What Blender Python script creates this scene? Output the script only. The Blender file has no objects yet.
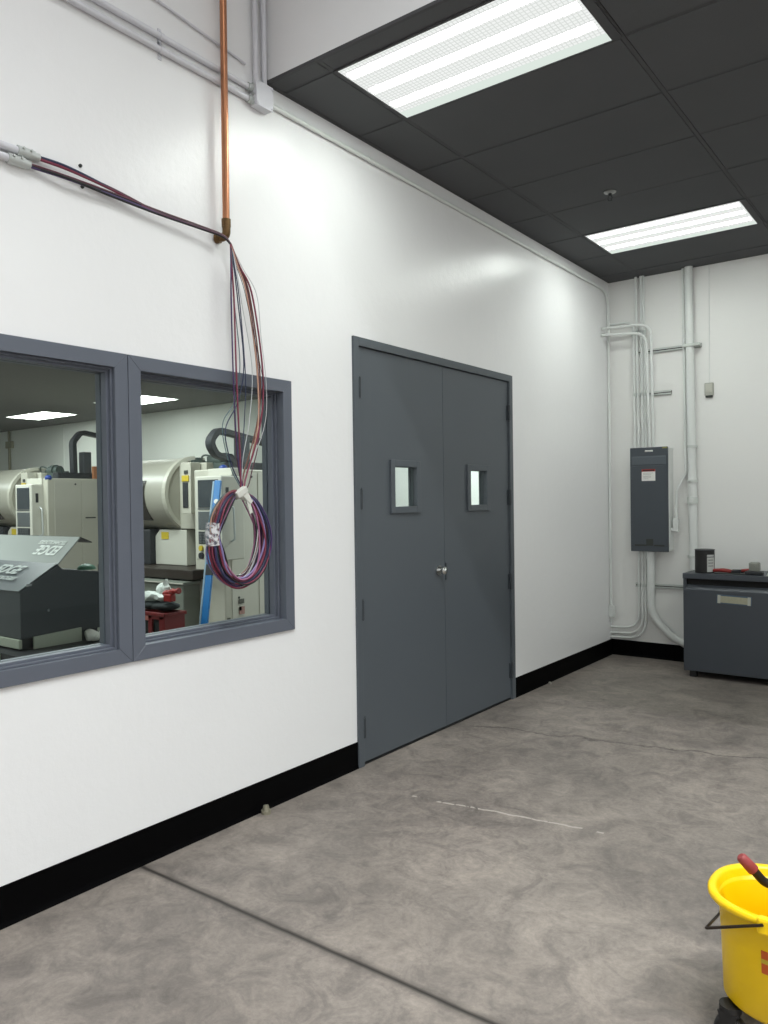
import bpy, bmesh, math, random
from mathutils import Vector, Matrix
random.seed(7)
C = bpy.context.scene.collection
PI = math.pi

# ------------------------------------------------------------------ helpers
def lin(h):
    h = h.lstrip('#')
    out = []
    for i in (0, 2, 4):
        c = int(h[i:i+2], 16) / 255
        out.append(c/12.92 if c <= .04045 else ((c+.055)/1.055)**2.4)
    return (out[0], out[1], out[2], 1)

def mat(name, col, rough=.5, metal=0., spec=.5, var=0., vscale=6., bump=0., bscale=40., coat=0.):
    m = bpy.data.materials.new(name); m.use_nodes = True
    nt = m.node_tree; b = nt.nodes['Principled BSDF']
    c = lin(col) if isinstance(col, str) else (*col, 1)
    b.inputs['Base Color'].default_value = c
    b.inputs['Roughness'].default_value = rough
    b.inputs['Metallic'].default_value = metal
    b.inputs['Specular IOR Level'].default_value = spec
    b.inputs['Coat Weight'].default_value = coat
    tc = nt.nodes.new('ShaderNodeTexCoord')
    n = nt.nodes.new('ShaderNodeTexNoise'); n.inputs['Scale'].default_value = vscale; n.inputs['Detail'].default_value = 4
    nt.links.new(tc.outputs['Object'], n.inputs['Vector'])
    v = max(var, .02)
    mx = nt.nodes.new('ShaderNodeMix'); mx.data_type = 'RGBA'
    mx.inputs['A'].default_value = tuple(min(1, x*(1-v)) for x in c[:3]) + (1,)
    mx.inputs['B'].default_value = tuple(min(1, x*(1+v)) for x in c[:3]) + (1,)
    nt.links.new(n.outputs['Fac'], mx.inputs['Factor'])
    nt.links.new(mx.outputs['Result'], b.inputs['Base Color'])
    if bump:
        n2 = nt.nodes.new('ShaderNodeTexNoise'); n2.inputs['Scale'].default_value = bscale; n2.inputs['Detail'].default_value = 3
        nt.links.new(tc.outputs['Object'], n2.inputs['Vector'])
        bp = nt.nodes.new('ShaderNodeBump'); bp.inputs['Strength'].default_value = bump; bp.inputs['Distance'].default_value = .01
        nt.links.new(n2.outputs['Fac'], bp.inputs['Height'])
        nt.links.new(bp.outputs['Normal'], b.inputs['Normal'])
    return m

def emit(name, col, strength):
    m = bpy.data.materials.new(name); m.use_nodes = True
    nt = m.node_tree; nt.nodes.remove(nt.nodes['Principled BSDF'])
    e = nt.nodes.new('ShaderNodeEmission'); e.inputs['Color'].default_value = (*col, 1); e.inputs['Strength'].default_value = strength
    nt.links.new(e.outputs[0], nt.nodes['Material Output'].inputs[0])
    return m

class MB:
    def __init__(s): s.bm = bmesh.new()
    def _merge(s, t, mi, smooth):
        for f in t.faces: f.material_index = mi; f.smooth = smooth
        me = bpy.data.meshes.new('tmp'); t.to_mesh(me); t.free()
        s.bm.from_mesh(me); bpy.data.meshes.remove(me)
    def _capped(s, t, mi):
        # smooth sides, flat end caps split off so that the side normals stay square to the axis
        bmesh.ops.recalc_face_normals(t, faces=t.faces)
        for f in t.faces: f.material_index = mi; f.smooth = len(f.verts) == 4
        ed = [e for e in t.edges if len({len(f.verts) == 4 for f in e.link_faces}) == 2]
        if ed: bmesh.ops.split_edges(t, edges=ed)
        me = bpy.data.meshes.new('tmp'); t.to_mesh(me); t.free(); s.bm.from_mesh(me); bpy.data.meshes.remove(me)
    def box(s, a, b, bev=0., mi=0, M=None):
        t = bmesh.new(); bmesh.ops.create_cube(t, size=1)
        c = [(a[i]+b[i])/2 for i in range(3)]; d = [abs(b[i]-a[i]) for i in range(3)]
        for v in t.verts: v.co = Vector((c[0]+v.co.x*d[0], c[1]+v.co.y*d[1], c[2]+v.co.z*d[2]))
        if bev: bmesh.ops.bevel(t, geom=list(t.edges), offset=min(bev, min(d)*.45), segments=2, affect='EDGES', profile=.5)
        if M: bmesh.ops.transform(t, matrix=M, verts=t.verts)
        s._merge(t, mi, False); return s
    def prism(s, prof, axis, a, b, mi=0, bev=0., smooth=False):
        # prof: list of 2-D points in the plane normal to axis (x: (y,z), y: (x,z), z: (x,y))
        t = bmesh.new()
        def P(p, w): return {'x': (w, p[0], p[1]), 'y': (p[0], w, p[1]), 'z': (p[0], p[1], w)}[axis]
        va = [t.verts.new(P(p, a)) for p in prof]; vb = [t.verts.new(P(p, b)) for p in prof]
        t.faces.new(va); t.faces.new(list(reversed(vb)))
        n = len(prof)
        for i in range(n): t.faces.new((va[i], vb[i], vb[(i+1) % n], va[(i+1) % n]))
        bmesh.ops.recalc_face_normals(t, faces=t.faces)
        if bev: bmesh.ops.bevel(t, geom=list(t.edges), offset=bev, segments=2, affect='EDGES', profile=.5)
        s._merge(t, mi, smooth); return s
    def tube(s, pts, r, seg=12, mi=0, closed=False, rad=None):
        t = bmesh.new(); pts = [Vector(p) for p in pts]; n = len(pts); rings = []
        up = None
        for i, p in enumerate(pts):
            if closed: d = pts[(i+1) % n]-pts[i-1]
            else: d = pts[min(i+1, n-1)]-pts[max(i-1, 0)]
            d.normalize()
            if up is None:
                up = d.orthogonal().normalized()
            else:
                up = (up-d*up.dot(d)); up.normalize()
            w = d.cross(up); rr = rad[i] if rad else r
            rings.append([t.verts.new(p+(up*math.cos(2*PI*k/seg)+w*math.sin(2*PI*k/seg))*rr) for k in range(seg)])
        m = n if closed else n-1
        for i in range(m):
            A, B = rings[i], rings[(i+1) % n]
            off = 0
            if closed and i == n-1:
                off = min(range(seg), key=lambda o: sum((A[k].co-B[(k+o) % seg].co).length for k in range(seg)))
            for k in range(seg): t.faces.new((A[k], A[(k+1) % seg], B[(k+1+off) % seg], B[(k+off) % seg]))
        if not closed:
            t.faces.new(list(reversed(rings[0]))); t.faces.new(rings[-1])
        s._capped(t, mi)
        return s
    def cyl(s, a, b, r, seg=24, mi=0, r2=None):
        a, b = Vector(a), Vector(b); r2 = r if r2 is None else r2
        t = bmesh.new(); d = (b-a).normalized(); u = d.orthogonal().normalized(); w = d.cross(u)
        A = [t.verts.new(a+(u*math.cos(2*PI*k/seg)+w*math.sin(2*PI*k/seg))*r) for k in range(seg)]
        B = [t.verts.new(b+(u*math.cos(2*PI*k/seg)+w*math.sin(2*PI*k/seg))*r2) for k in range(seg)]
        for k in range(seg):
            f = t.faces.new((A[k], A[(k+1) % seg], B[(k+1) % seg], B[k]))
        t.faces.new(list(reversed(A))); t.faces.new(B)
        s._capped(t, mi)
        return s
    def ball(s, c, r, scale=(1, 1, 1), mi=0, noise=0., sub=3):
        t = bmesh.new(); bmesh.ops.create_icosphere(t, subdivisions=sub, radius=r)
        for v in t.verts:
            k = 1+noise*(random.random()-.5)
            v.co = Vector(c)+Vector((v.co.x*scale[0]*k, v.co.y*scale[1]*k, v.co.z*scale[2]*k))
        s._merge(t, mi, True); return s
    def loft(s, rings, mi=0, caps=(False, False), smooth=True):
        t = bmesh.new(); R = [[t.verts.new(p) for p in r] for r in rings]; n = len(R[0])
        for A, B in zip(R, R[1:]):
            for k in range(n): t.faces.new((A[k], A[(k+1) % n], B[(k+1) % n], B[k]))
        if caps[0]: t.faces.new(list(reversed(R[0])))
        if caps[1]: t.faces.new(R[-1])
        bmesh.ops.recalc_face_normals(t, faces=t.faces)
        s._merge(t, mi, smooth); return s
    def quad(s, pts, mi=0):
        f = s.bm.faces.new([s.bm.verts.new(p) for p in pts]); f.material_index = mi; return s
    def build(s, name, mats, parent=None, origin=None):
        me = bpy.data.meshes.new(name); s.bm.to_mesh(me); s.bm.free()
        o = bpy.data.objects.new(name, me); C.objects.link(o)
        for m in (mats if isinstance(mats, (list, tuple)) else [mats]): me.materials.append(m)
        if parent is not None:
            o.parent = parent
            o.matrix_parent_inverse = parent.matrix_world.inverted() if parent.type == 'MESH' else Matrix.Translation(-Vector(parent.location))
        return o

def tag(o, label=None, cat=None, group=None, kind=None):
    if label: o['label'] = label
    if cat: o['category'] = cat
    if group: o['group'] = group
    if kind: o['kind'] = kind
    return o

def thing(name, loc, label, cat, group=None):
    o = bpy.data.objects.new(name, None); C.objects.link(o); o.location = loc
    o.empty_display_size = .1
    return tag(o, label, cat, group)

def struct(name, mb, m, parent=None):
    o = mb.build(name, m, parent)
    if parent is None: o['kind'] = 'structure'
    return o

def fillet(pts, r, n=8):
    pts = [Vector(p) for p in pts]; out = [pts[0]]
    for i in range(1, len(pts)-1):
        p = pts[i]; a = pts[i-1]-p; b = pts[i+1]-p
        rr = r[i-1] if isinstance(r, (list, tuple)) else r
        ang = a.angle(b); t = min(rr/math.tan(ang/2), a.length*.499, b.length*.499)
        A = p+a.normalized()*t; B = p+b.normalized()*t
        for k in range(n+1):
            u = k/n; out.append(A*(1-u)**2+p*2*u*(1-u)+B*u*u)
    out.append(pts[-1]); return out

def spline(pts, n=10):
    pts = [Vector(p) for p in pts]; out = []
    P = [pts[0]*2-pts[1]]+pts+[pts[-1]*2-pts[-2]]
    for i in range(1, len(P)-2):
        a, b, c, d = P[i-1:i+3]
        for k in range(n):
            t = k/n
            out.append(.5*((2*b)+(c-a)*t+(2*a-5*b+4*c-d)*t*t+(3*b-a-3*c+d)*t**3))
    out.append(pts[-1]); return out

def copy_tree(o, parent=None):
    c = o.copy(); C.objects.link(c)
    if parent is not None: c.parent = parent
    for ch in list(o.children): copy_tree(ch, c)
    return c

def text_mesh(body, size, shear=0., bold=0.):
    cu = bpy.data.curves.new('lettering', 'FONT'); cu.body = body; cu.size = size; cu.shear = shear; cu.offset = bold
    cu.extrude = .0008; cu.align_x = 'CENTER'; cu.align_y = 'CENTER'
    o = bpy.data.objects.new('tmp_lettering', cu); C.objects.link(o)
    bpy.context.view_layer.update()
    dg = bpy.context.evaluated_depsgraph_get()
    me = bpy.data.meshes.new_from_object(o.evaluated_get(dg))
    bpy.data.objects.remove(o); bpy.data.curves.remove(cu)
    return me

# ------------------------------------------------------------------ materials
def wall_paint(name, col, rough=.38, bump=.25):
    m = mat(name, col, rough, spec=.32, var=.015, vscale=1.3)
    nt = m.node_tree; b = nt.nodes['Principled BSDF']
    tc = nt.nodes.new('ShaderNodeTexCoord')
    n1 = nt.nodes.new('ShaderNodeTexNoise'); n1.inputs['Scale'].default_value = 9; n1.inputs['Detail'].default_value = 5; n1.inputs['Roughness'].default_value = .6
    n2 = nt.nodes.new('ShaderNodeTexNoise'); n2.inputs['Scale'].default_value = 160; n2.inputs['Detail'].default_value = 2
    mx = nt.nodes.new('ShaderNodeMath'); mx.operation = 'MULTIPLY_ADD'; mx.inputs[1].default_value = .06
    bp = nt.nodes.new('ShaderNodeBump'); bp.inputs['Strength'].default_value = bump; bp.inputs['Distance'].default_value = .02
    nt.links.new(tc.outputs['Object'], n1.inputs['Vector']); nt.links.new(tc.outputs['Object'], n2.inputs['Vector'])
    nt.links.new(n2.outputs['Fac'], mx.inputs[0]); nt.links.new(n1.outputs['Fac'], mx.inputs[2])
    nt.links.new(mx.outputs[0], bp.inputs['Height']); nt.links.new(bp.outputs['Normal'], b.inputs['Normal'])
    return m

M_wall = wall_paint('white_wall_paint', '#ededee', .27, .13)
M_wallb = wall_paint('white_back_wall_paint', '#e9e9e7', .5, .08)
M_mrwall = wall_paint('machine_room_wall_paint', '#e6eae6', .6, .05)
M_ceil = mat('charcoal_ceiling_tile', '#58595b', .9, var=.06, vscale=3, bump=.25, bscale=300, spec=.2)
M_tbar = mat('charcoal_grid_bar', '#4d4d4f', .75, spec=.3)
M_gap = mat('black_gap', '#101010', .9)
M_mrceil = mat('machine_room_ceiling', '#757574', .9, var=.04)
M_upper = mat('upper_ceiling', '#c8c8c8', .9)
M_base = mat('black_rubber_baseboard', '#030304', .6, spec=.06)
M_door = mat('slate_grey_door_paint', '#53595f', .42, spec=.4, var=.04, vscale=2, bump=.03, bscale=120)
M_frame = mat('slate_blue_window_frame_paint', '#5e636e', .42, spec=.4, var=.03, vscale=4)
M_hinge = mat('painted_hinge', '#343a3f', .4, spec=.5)
M_chrome = mat('chrome', '#c9cac8', .18, 1.)
M_conduit = mat('white_painted_conduit', '#dcdfdd', .38, var=.02)
M_conduit_up = mat('white_painted_conduit_upper', '#d4d4da', .38, var=.02)
M_strut = mat('white_painted_strut_channel', '#c9ceca', .45)
M_slot = mat('dark_slot', '#3a3d3b', .8)
M_galv = mat('galvanised_connector', '#c4c8c6', .4, .3)
M_panel = mat('electrical_panel_grey', '#474d54', .4, spec=.45, var=.03)
M_panel2 = mat('electrical_panel_recess', '#555c63', .38, spec=.5)
M_white = mat('white_label', '#e6e6e2', .6)
M_red = mat('red_label_band', '#a3332f', .6)
M_cab = mat('cabinet_grey_enamel', '#454a51', .4, spec=.45, var=.03)
M_black = mat('black_plastic', '#161617', .5)
M_tool_red = mat('red_tool_handle', '#8f2420', .4)
M_tag = mat('faded_cream_card', '#a6a48f', .7, var=.12, vscale=60)
M_tape_b = mat('blue_masking_tape', '#4f6275', .7)
M_yel = mat('yellow_bucket_plastic', '#f1c700', .38, spec=.45, var=.10, vscale=9, bump=.05, bscale=60)
M_orange = mat('orange_red_sticker', '#c2571c', .5)
M_wheel = mat('black_wheel_rubber', '#1b1b1c', .55)
M_grey = mat('grey_caster_hub', '#6b6c6a', .5)
M_grip = mat('worn_red_grip', '#8c3a3a', .5, var=.15, vscale=60)
M_wire = mat('dark_bail_wire', '#3a302a', .35, .7)
M_cop = mat('copper', '#bd8464', .33, 1., var=.12, vscale=5)
M_brass = mat('tarnished_brass', '#6d553a', .4, .9, var=.2, vscale=80)
M_beige = mat('beige_machine_enamel', '#b5b3a6', .38, spec=.45, var=.03)
M_beige3 = mat('curved_door_enamel', '#a09e92', .36, spec=.45)
M_beige2 = mat('pale_machine_enamel', '#c1c0b5', .38, spec=.45)
M_olive = mat('grey_beige_machine_panel', '#a19f8b', .42)
M_end = mat('beige_end_panel', '#b2b0a5', .4)
M_dark = mat('dark_machine_plastic', '#23262a', .5)
M_screen = mat('unlit_screen', '#3c4145', .2, spec=.6)
M_key = mat('keypad_grey', '#54585a', .5)
M_gunm = mat('charcoal_bar_feeder_enamel', '#3c4145', .42, spec=.45, var=.03)
M_gunl = mat('grey_bar_feeder_lid', '#939894', .42, spec=.5)
M_feedtrim = mat('pale_green_grey_trim', '#a3a99a', .45)
M_letter = mat('silver_lettering', '#dfe3df', .4)
M_letter3 = mat('dull_silver_lettering', '#aab0ad', .5)
M_ysticker = mat('yellow_sticker', '#c0a92b', .5)
M_blue = mat('blue_painted_aluminium', '#2173b4', .35)
M_navy = mat('navy_cap', '#24408a', .4)
M_green = mat('green_plastic', '#2f6b4f', .5)
M_crate = mat('red_crate_plastic', '#6e171a', .45)
M_cloth = mat('dark_cloth', '#23292a', .9)
M_rag = mat('white_rag', '#d3d3cc', .9)
M_conv = mat('grey_green_conveyor', '#6f746b', .5)
M_trans = mat('translucent_bag', '#cfd6d0', .35)

def floor_material():
    m = bpy.data.materials.new('polished_concrete'); m.use_nodes = True
    nt = m.node_tree; b = nt.nodes['Principled BSDF']; N = nt.nodes.new; L = nt.links.new
    tc = N('ShaderNodeTexCoord')
    def noise(sc, det=6, rough=.6, dist=0.):
        n = N('ShaderNodeTexNoise'); n.inputs['Scale'].default_value = sc; n.inputs['Detail'].default_value = det
        n.inputs['Roughness'].default_value = rough; n.inputs['Distortion'].default_value = dist
        L(tc.outputs['Object'], n.inputs['Vector']); return n
    def ramp(src, stops):
        r = N('ShaderNodeValToRGB'); e = r.color_ramp.elements
        e[0].position, e[0].color = stops[0][0], stops[0][1]
        e[1].position, e[1].color = stops[-1][0], stops[-1][1]
        for p, c in stops[1:-1]: x = e.new(p); x.color = c
        L(src, r.inputs[0]); return r
    big = noise(1.15, 7, .62, .6); mid = noise(6, 10, .74, .9); fine = noise(45, 6, .75)
    r1 = ramp(big.outputs['Fac'], [(.32, lin('#756e69')), (.5, lin('#857d77')), (.68, lin('#958c85'))])
    r2 = ramp(mid.outputs['Fac'], [(.36, (.66, .66, .67, 1)), (.5, (.95, .95, .95, 1)), (.64, (1.20, 1.19, 1.17, 1))])
    r3 = ramp(fine.outputs['Fac'], [(.3, (.80, .80, .80, 1)), (.7, (1.14, 1.14, 1.13, 1))])
    def mult(a, bb, f=1.):
        x = N('ShaderNodeMix'); x.data_type = 'RGBA'; x.blend_type = 'MULTIPLY'; x.inputs['Factor'].default_value = f
        L(a, x.inputs['A']); L(bb, x.inputs['B']); return x.outputs['Result']
    c = mult(mult(r1.outputs[0], r2.outputs[0]), r3.outputs[0])
    # sawn joint and hairline cracks
    sep = N('ShaderNodeSeparateXYZ'); L(tc.outputs['Object'], sep.inputs[0])
    def math_(op, a, bb=None, cc=None):
        x = N('ShaderNodeMath'); x.operation = op
        for i, v in enumerate((a, bb, cc)):
            if v is None: continue
            if isinstance(v, (int, float)): x.inputs[i].default_value = v
            else: L(v, x.inputs[i])
        return x.outputs[0]
    wob = noise(3.5, 5, .6)
    def line(c, y0, w, col, fac, amp=.0, slope=0., x0=None, x1=None, brk=0.):
        yy = math_('MULTIPLY_ADD', wob.outputs['Fac'], amp, sep.outputs['Y'])
        yy = math_('MULTIPLY_ADD', sep.outputs['X'], slope, yy)
        d = math_('ABSOLUTE', math_('SUBTRACT', yy, y0+amp*.5))
        mask = math_('SUBTRACT', 1., math_('SMOOTH_MIN', math_('DIVIDE', d, w), 1., .1))
        mask = math_('MAXIMUM', mask, 0.)
        if x0 is not None:
            mask = math_('MULTIPLY', mask, math_('GREATER_THAN', sep.outputs['X'], x0))
            mask = math_('MULTIPLY', mask, math_('LESS_THAN', sep.outputs['X'], x1))
        if brk:
            mask = math_('MULTIPLY', mask, math_('GREATER_THAN', mid.outputs['Fac'], brk))
        f = math_('MULTIPLY', mask, fac)
        x = N('ShaderNodeMix'); x.data_type = 'RGBA'; L(f, x.inputs['Factor']); L(c, x.inputs['A']); x.inputs['B'].default_value = lin(col)
        return x.outputs['Result']
    c = line(c, 1.985, .034, '#4d4844', .8, .03)
    c = line(c, 1.985, .014, '#2c2826', 1., .012)
    c = line(c, 3.22, .012, '#b9b1aa', .9, .10, -.14, .50, 1.48, .46)
    c = line(c, 4.55, .018, '#45413e', .7, .30, -.20, .1, 6, .38)
    L(c, b.inputs['Base Color'])
    rr = N('ShaderNodeMapRange'); rr.inputs['To Min'].default_value = .40; rr.inputs['To Max'].default_value = .62
    L(mid.outputs['Fac'], rr.inputs['Value']); L(rr.outputs[0], b.inputs['Roughness'])
    b.inputs['Specular IOR Level'].default_value = .4
    bp = N('ShaderNodeBump'); bp.inputs['Strength'].default_value = .12; bp.inputs['Distance'].default_value = .01
    L(mid.outputs['Fac'], bp.inputs['Height']); L(bp.outputs['Normal'], b.inputs['Normal'])
    return m
M_floor = floor_material()

def glass_material(name, tint, ior=.02):
    m = bpy.data.materials.new(name); m.use_nodes = True; nt = m.node_tree
    nt.nodes.remove(nt.nodes['Principled BSDF'])
    t = nt.nodes.new('ShaderNodeBsdfTransparent'); t.inputs[0].default_value = (*tint, 1)
    g = nt.nodes.new('ShaderNodeBsdfGlossy'); g.inputs['Roughness'].default_value = .01
    # Schlick reflectance from the facing angle (same from both sides of the pane)
    lw = nt.nodes.new('ShaderNodeLayerWeight'); lw.inputs['Blend'].default_value = .5
    pw = nt.nodes.new('ShaderNodeMath'); pw.operation = 'POWER'; pw.inputs[1].default_value = 5
    f = nt.nodes.new('ShaderNodeMath'); f.operation = 'MULTIPLY_ADD'; f.inputs[1].default_value = .9; f.inputs[2].default_value = ior
    nt.links.new(lw.outputs['Facing'], pw.inputs[0]); nt.links.new(pw.outputs[0], f.inputs[0])
    mx = nt.nodes.new('ShaderNodeMixShader')
    nt.links.new(f.outputs[0], mx.inputs[0]); nt.links.new(t.outputs[0], mx.inputs[1]); nt.links.new(g.outputs[0], mx.inputs[2])
    nt.links.new(mx.outputs[0], nt.nodes['Material Output'].inputs[0])
    return m
M_glass = glass_material('window_glass', (.95, .975, .955), .012)
def film_material():
    m = bpy.data.materials.new('cloudy_film'); m.use_nodes = True; nt = m.node_tree; b = nt.nodes['Principled BSDF']
    b.inputs['Base Color'].default_value = (.78, .78, .80, 1); b.inputs['Roughness'].default_value = .25
    tc = nt.nodes.new('ShaderNodeTexCoord'); n = nt.nodes.new('ShaderNodeTexNoise'); n.inputs['Scale'].default_value = 55; n.inputs['Detail'].default_value = 2
    r = nt.nodes.new('ShaderNodeMapRange'); r.inputs['From Min'].default_value = .40; r.inputs['From Max'].default_value = .60; r.inputs['To Min'].default_value = .12; r.inputs['To Max'].default_value = .85
    nt.links.new(tc.outputs['Object'], n.inputs['Vector']); nt.links.new(n.outputs['Fac'], r.inputs['Value']); nt.links.new(r.outputs[0], b.inputs['Alpha'])
    return m
M_film = film_material()
M_bag = glass_material('clear_film', (.8, .84, .82), .2)

def lens_material(name, lo, tubes):
    # prismatic acrylic lens over fluorescent tubes: dimmer between the tubes, fine prism grid
    m = bpy.data.materials.new(name); m.use_nodes = True; nt = m.node_tree; N = nt.nodes.new; L = nt.links.new
    nt.nodes.remove(nt.nodes['Principled BSDF'])
    tc = N('ShaderNodeTexCoord'); br = N('ShaderNodeTexBrick')
    br.offset = 0; br.inputs['Scale'].default_value = 1; br.inputs['Brick Width'].default_value = .022; br.inputs['Row Height'].default_value = .022
    br.inputs['Mortar Size'].default_value = .0035; br.inputs['Mortar Smooth'].default_value = .4
    br.inputs['Color1'].default_value = (lo, lo*1.02, lo, 1); br.inputs['Color2'].default_value = (lo*.97, lo, lo*.97, 1); br.inputs['Mortar'].default_value = (lo*.80, lo*.83, lo*.80, 1)
    L(tc.outputs['Object'], br.inputs['Vector'])
    e = N('ShaderNodeEmission'); L(br.outputs['Color'], e.inputs['Color']); e.inputs['Strength'].default_value = 1
    L(e.outputs[0], nt.nodes['Material Output'].inputs[0])
    return m
M_lens = lens_material('prismatic_light_lens', .88, None)
TROFFER = 29.
M_tube = emit('fluorescent_tube_glow', (.94, 1., .94), TROFFER)
M_lensedge = emit('pale_lens_border', (.72, .80, .74), 1.)
M_mrlens = emit('machine_room_light_lens', (.96, 1., .95), 10.)
M_trof = mat('white_light_frame', '#d8dbd8', .5)

# ------------------------------------------------------------------ dimensions (metres)
H = 3.644          # suspended ceiling
D = 7.446          # back wall
YB = 2.80          # bulkhead where the ceiling steps up
HU = 7.2           # tall part of the room
XR = 8.0           # right wall
YF = -3.5          # wall behind the camera
MRD = 7.95; MRH = 3.05; MRX = -14.; MRY = -.8
WT = .14
XA, Y0, GX, GY = .345, 3.530, 1.2192, .6096

# ------------------------------------------------------------------ room shell
struct('floor', MB().box((MRX-.2, YF-.2, -.15), (XR+.2, MRD+.2, 0)), M_floor)
# left wall with openings: windows and double door
Wins = [(.974, 1.959), (1.962, 2.943)]; WZ0, WZ1 = .878, 2.170
DY0, DY1, DZ = 3.458, 5.389, 2.491
ho = .03
w = MB()
yo = [(YF-.2, Wins[0][0]+ho, None), (Wins[0][0]+ho, Wins[0][1]-ho, 'w'), (Wins[0][1]-ho, Wins[1][0]+ho, None), (Wins[1][0]+ho, Wins[1][1]-ho, 'w'),
      (Wins[1][1]-ho, DY0+ho, None), (DY0+ho, DY1-ho, 'd'), (DY1-ho, D+.2, None)]
ys = sorted(set([a for a, b, k in yo]+[b for a, b, k in yo]))
zs = [0, WZ0+ho, WZ1-ho, DZ-ho, HU]
t = bmesh.new(); vd = {}
def V(x, y, z):
    k = (round(x, 5), round(y, 5), round(z, 5))
    if k not in vd: vd[k] = t.verts.new(k)
    return vd[k]
def solid(i, j):
    k = yo[i][2]
    if j < 0 or j >= 4 or i < 0 or i >= len(yo): return False
    if k == 'w': return j != 1
    if k == 'd': return j > 2
    return True
for i, (a, b, k) in enumerate(yo):
    for j in range(4):
        if not solid(i, j): continue
        z0, z1 = zs[j], zs[j+1]
        t.faces.new((V(0, a, z0), V(0, b, z0), V(0, b, z1), V(0, a, z1)))
        t.faces.new((V(-WT, b, z0), V(-WT, a, z0), V(-WT, a, z1), V(-WT, b, z1)))
        for (di, dj, e) in ((-1, 0, ((a, z0), (a, z1))), (1, 0, ((b, z0), (b, z1))), (0, -1, ((a, z0), (b, z0))), (0, 1, ((a, z1), (b, z1)))):
            ii, jj = i+di, j+dj
            inside = 0 <= ii < len(yo) and 0 <= jj < 4
            if not (inside and solid(ii, jj)):
                (p0, q0), (p1, q1) = e
                t.faces.new((V(0, p0, q0), V(-WT, p0, q0), V(-WT, p1, q1), V(0, p1, q1)))
bmesh.ops.recalc_face_normals(t, faces=t.faces)
me = bpy.data.meshes.new('wall_left'); t.to_mesh(me); t.free(); me.materials.append(M_wall)
wl = bpy.data.objects.new('wall_left', me); C.objects.link(wl); wl['kind'] = 'structure'

struct('wall_back', MB().box((0, D, 0), (XR+.2, D+.2, HU)), M_wallb)
struct('wall_right', MB().box((XR, YF-.2, 0), (XR+.2, D, HU)), M_wall)
struct('wall_front', MB().box((0, YF-.2, 0), (XR, YF, HU)), M_wall)
struct('wall_bulkhead', MB().box((0.0, YB, H+.016), (XR, YB+.10, HU)), M_wall)
struct('ceiling_upper', MB().box((0, YF, HU), (XR+.2, D+.2, HU+.1)), M_upper)
struct('wall_machine_room_back', MB().box((MRX, MRD, 0), (-.1, MRD+.15, MRH+.4)), M_mrwall)
struct('wall_machine_room_left', MB().box((MRX-.15, MRY, 0), (MRX, MRD+.15, MRH+.4)), M_mrwall)
struct('wall_machine_room_front', MB().box((MRX, MRY-.15, 0), (-WT, MRY, MRH+.4)), M_mrwall)
struct('ceiling_machine_room', MB().box((MRX, MRY, MRH), (-WT, MRD, MRH+.1)), M_mrceil)

# suspended ceiling: one tile per grid cell, grid bars, openings where the lights sit
LIGHTS = [(0, -1), (0, 4)]
c = MB()
xs = [0.0]+[XA+GX*i for i in range(0, 6)]; xs = [x for x in xs if x < XR]+[XR]
yr = [YB-.008]+[Y0+GY*k for k in range(-1, 7)]; yr = [y for y in yr if y < D-.02]+[D]
c.box((0, YB+.004, H+.03), (XR, D, H+.05), mi=2)
for i in range(len(xs)-1):
    for j in range(len(yr)-1):
        if any(abs(xs[i]-(XA+GX*a)) < .01 and abs(yr[j]-(Y0+GY*b)) < .01 for a, b in LIGHTS): continue
        dz = random.uniform(0, .003)
        c.box((xs[i]+.013, yr[j]+.011, H+.001+dz), (xs[i+1]-.013, yr[j+1]-.011, H+.018+dz), .003, 0)
for x in xs[1:-1]: c.box((x-.0105, YB+.002, H+.004), (x+.0105, D, H+.02), mi=1)
for y in yr[1:-1]: c.box((0, y-.008, H+.006), (XR, y+.008, H+.02), mi=1)
c.box((0, YB, H), (.022, D, H+.02), mi=1).box((.022, D-.022, H), (XR, D, H+.02), mi=1).box((.022, YB, H+.0005), (XR, YB+.016, H+.0162), mi=1)
struct('ceiling', c, [M_ceil, M_tbar, M_gap])

# baseboards: black cove base with a small toe
def cove(h=.152): return [(0, 0), (.012, 0), (.007, .010), (.004, .022), (.004, h-.003), (.0025, h), (0, h)]
b = MB().prism(cove(), 'y', YF, DY0+.005).prism(cove(), 'y', DY1-.002, D)
struct('baseboard_left', b, M_base)
b = MB().prism([(D-p, q) for p, q in cove()], 'x', 0, XR)
struct('baseboard_back', b, M_base)

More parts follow.
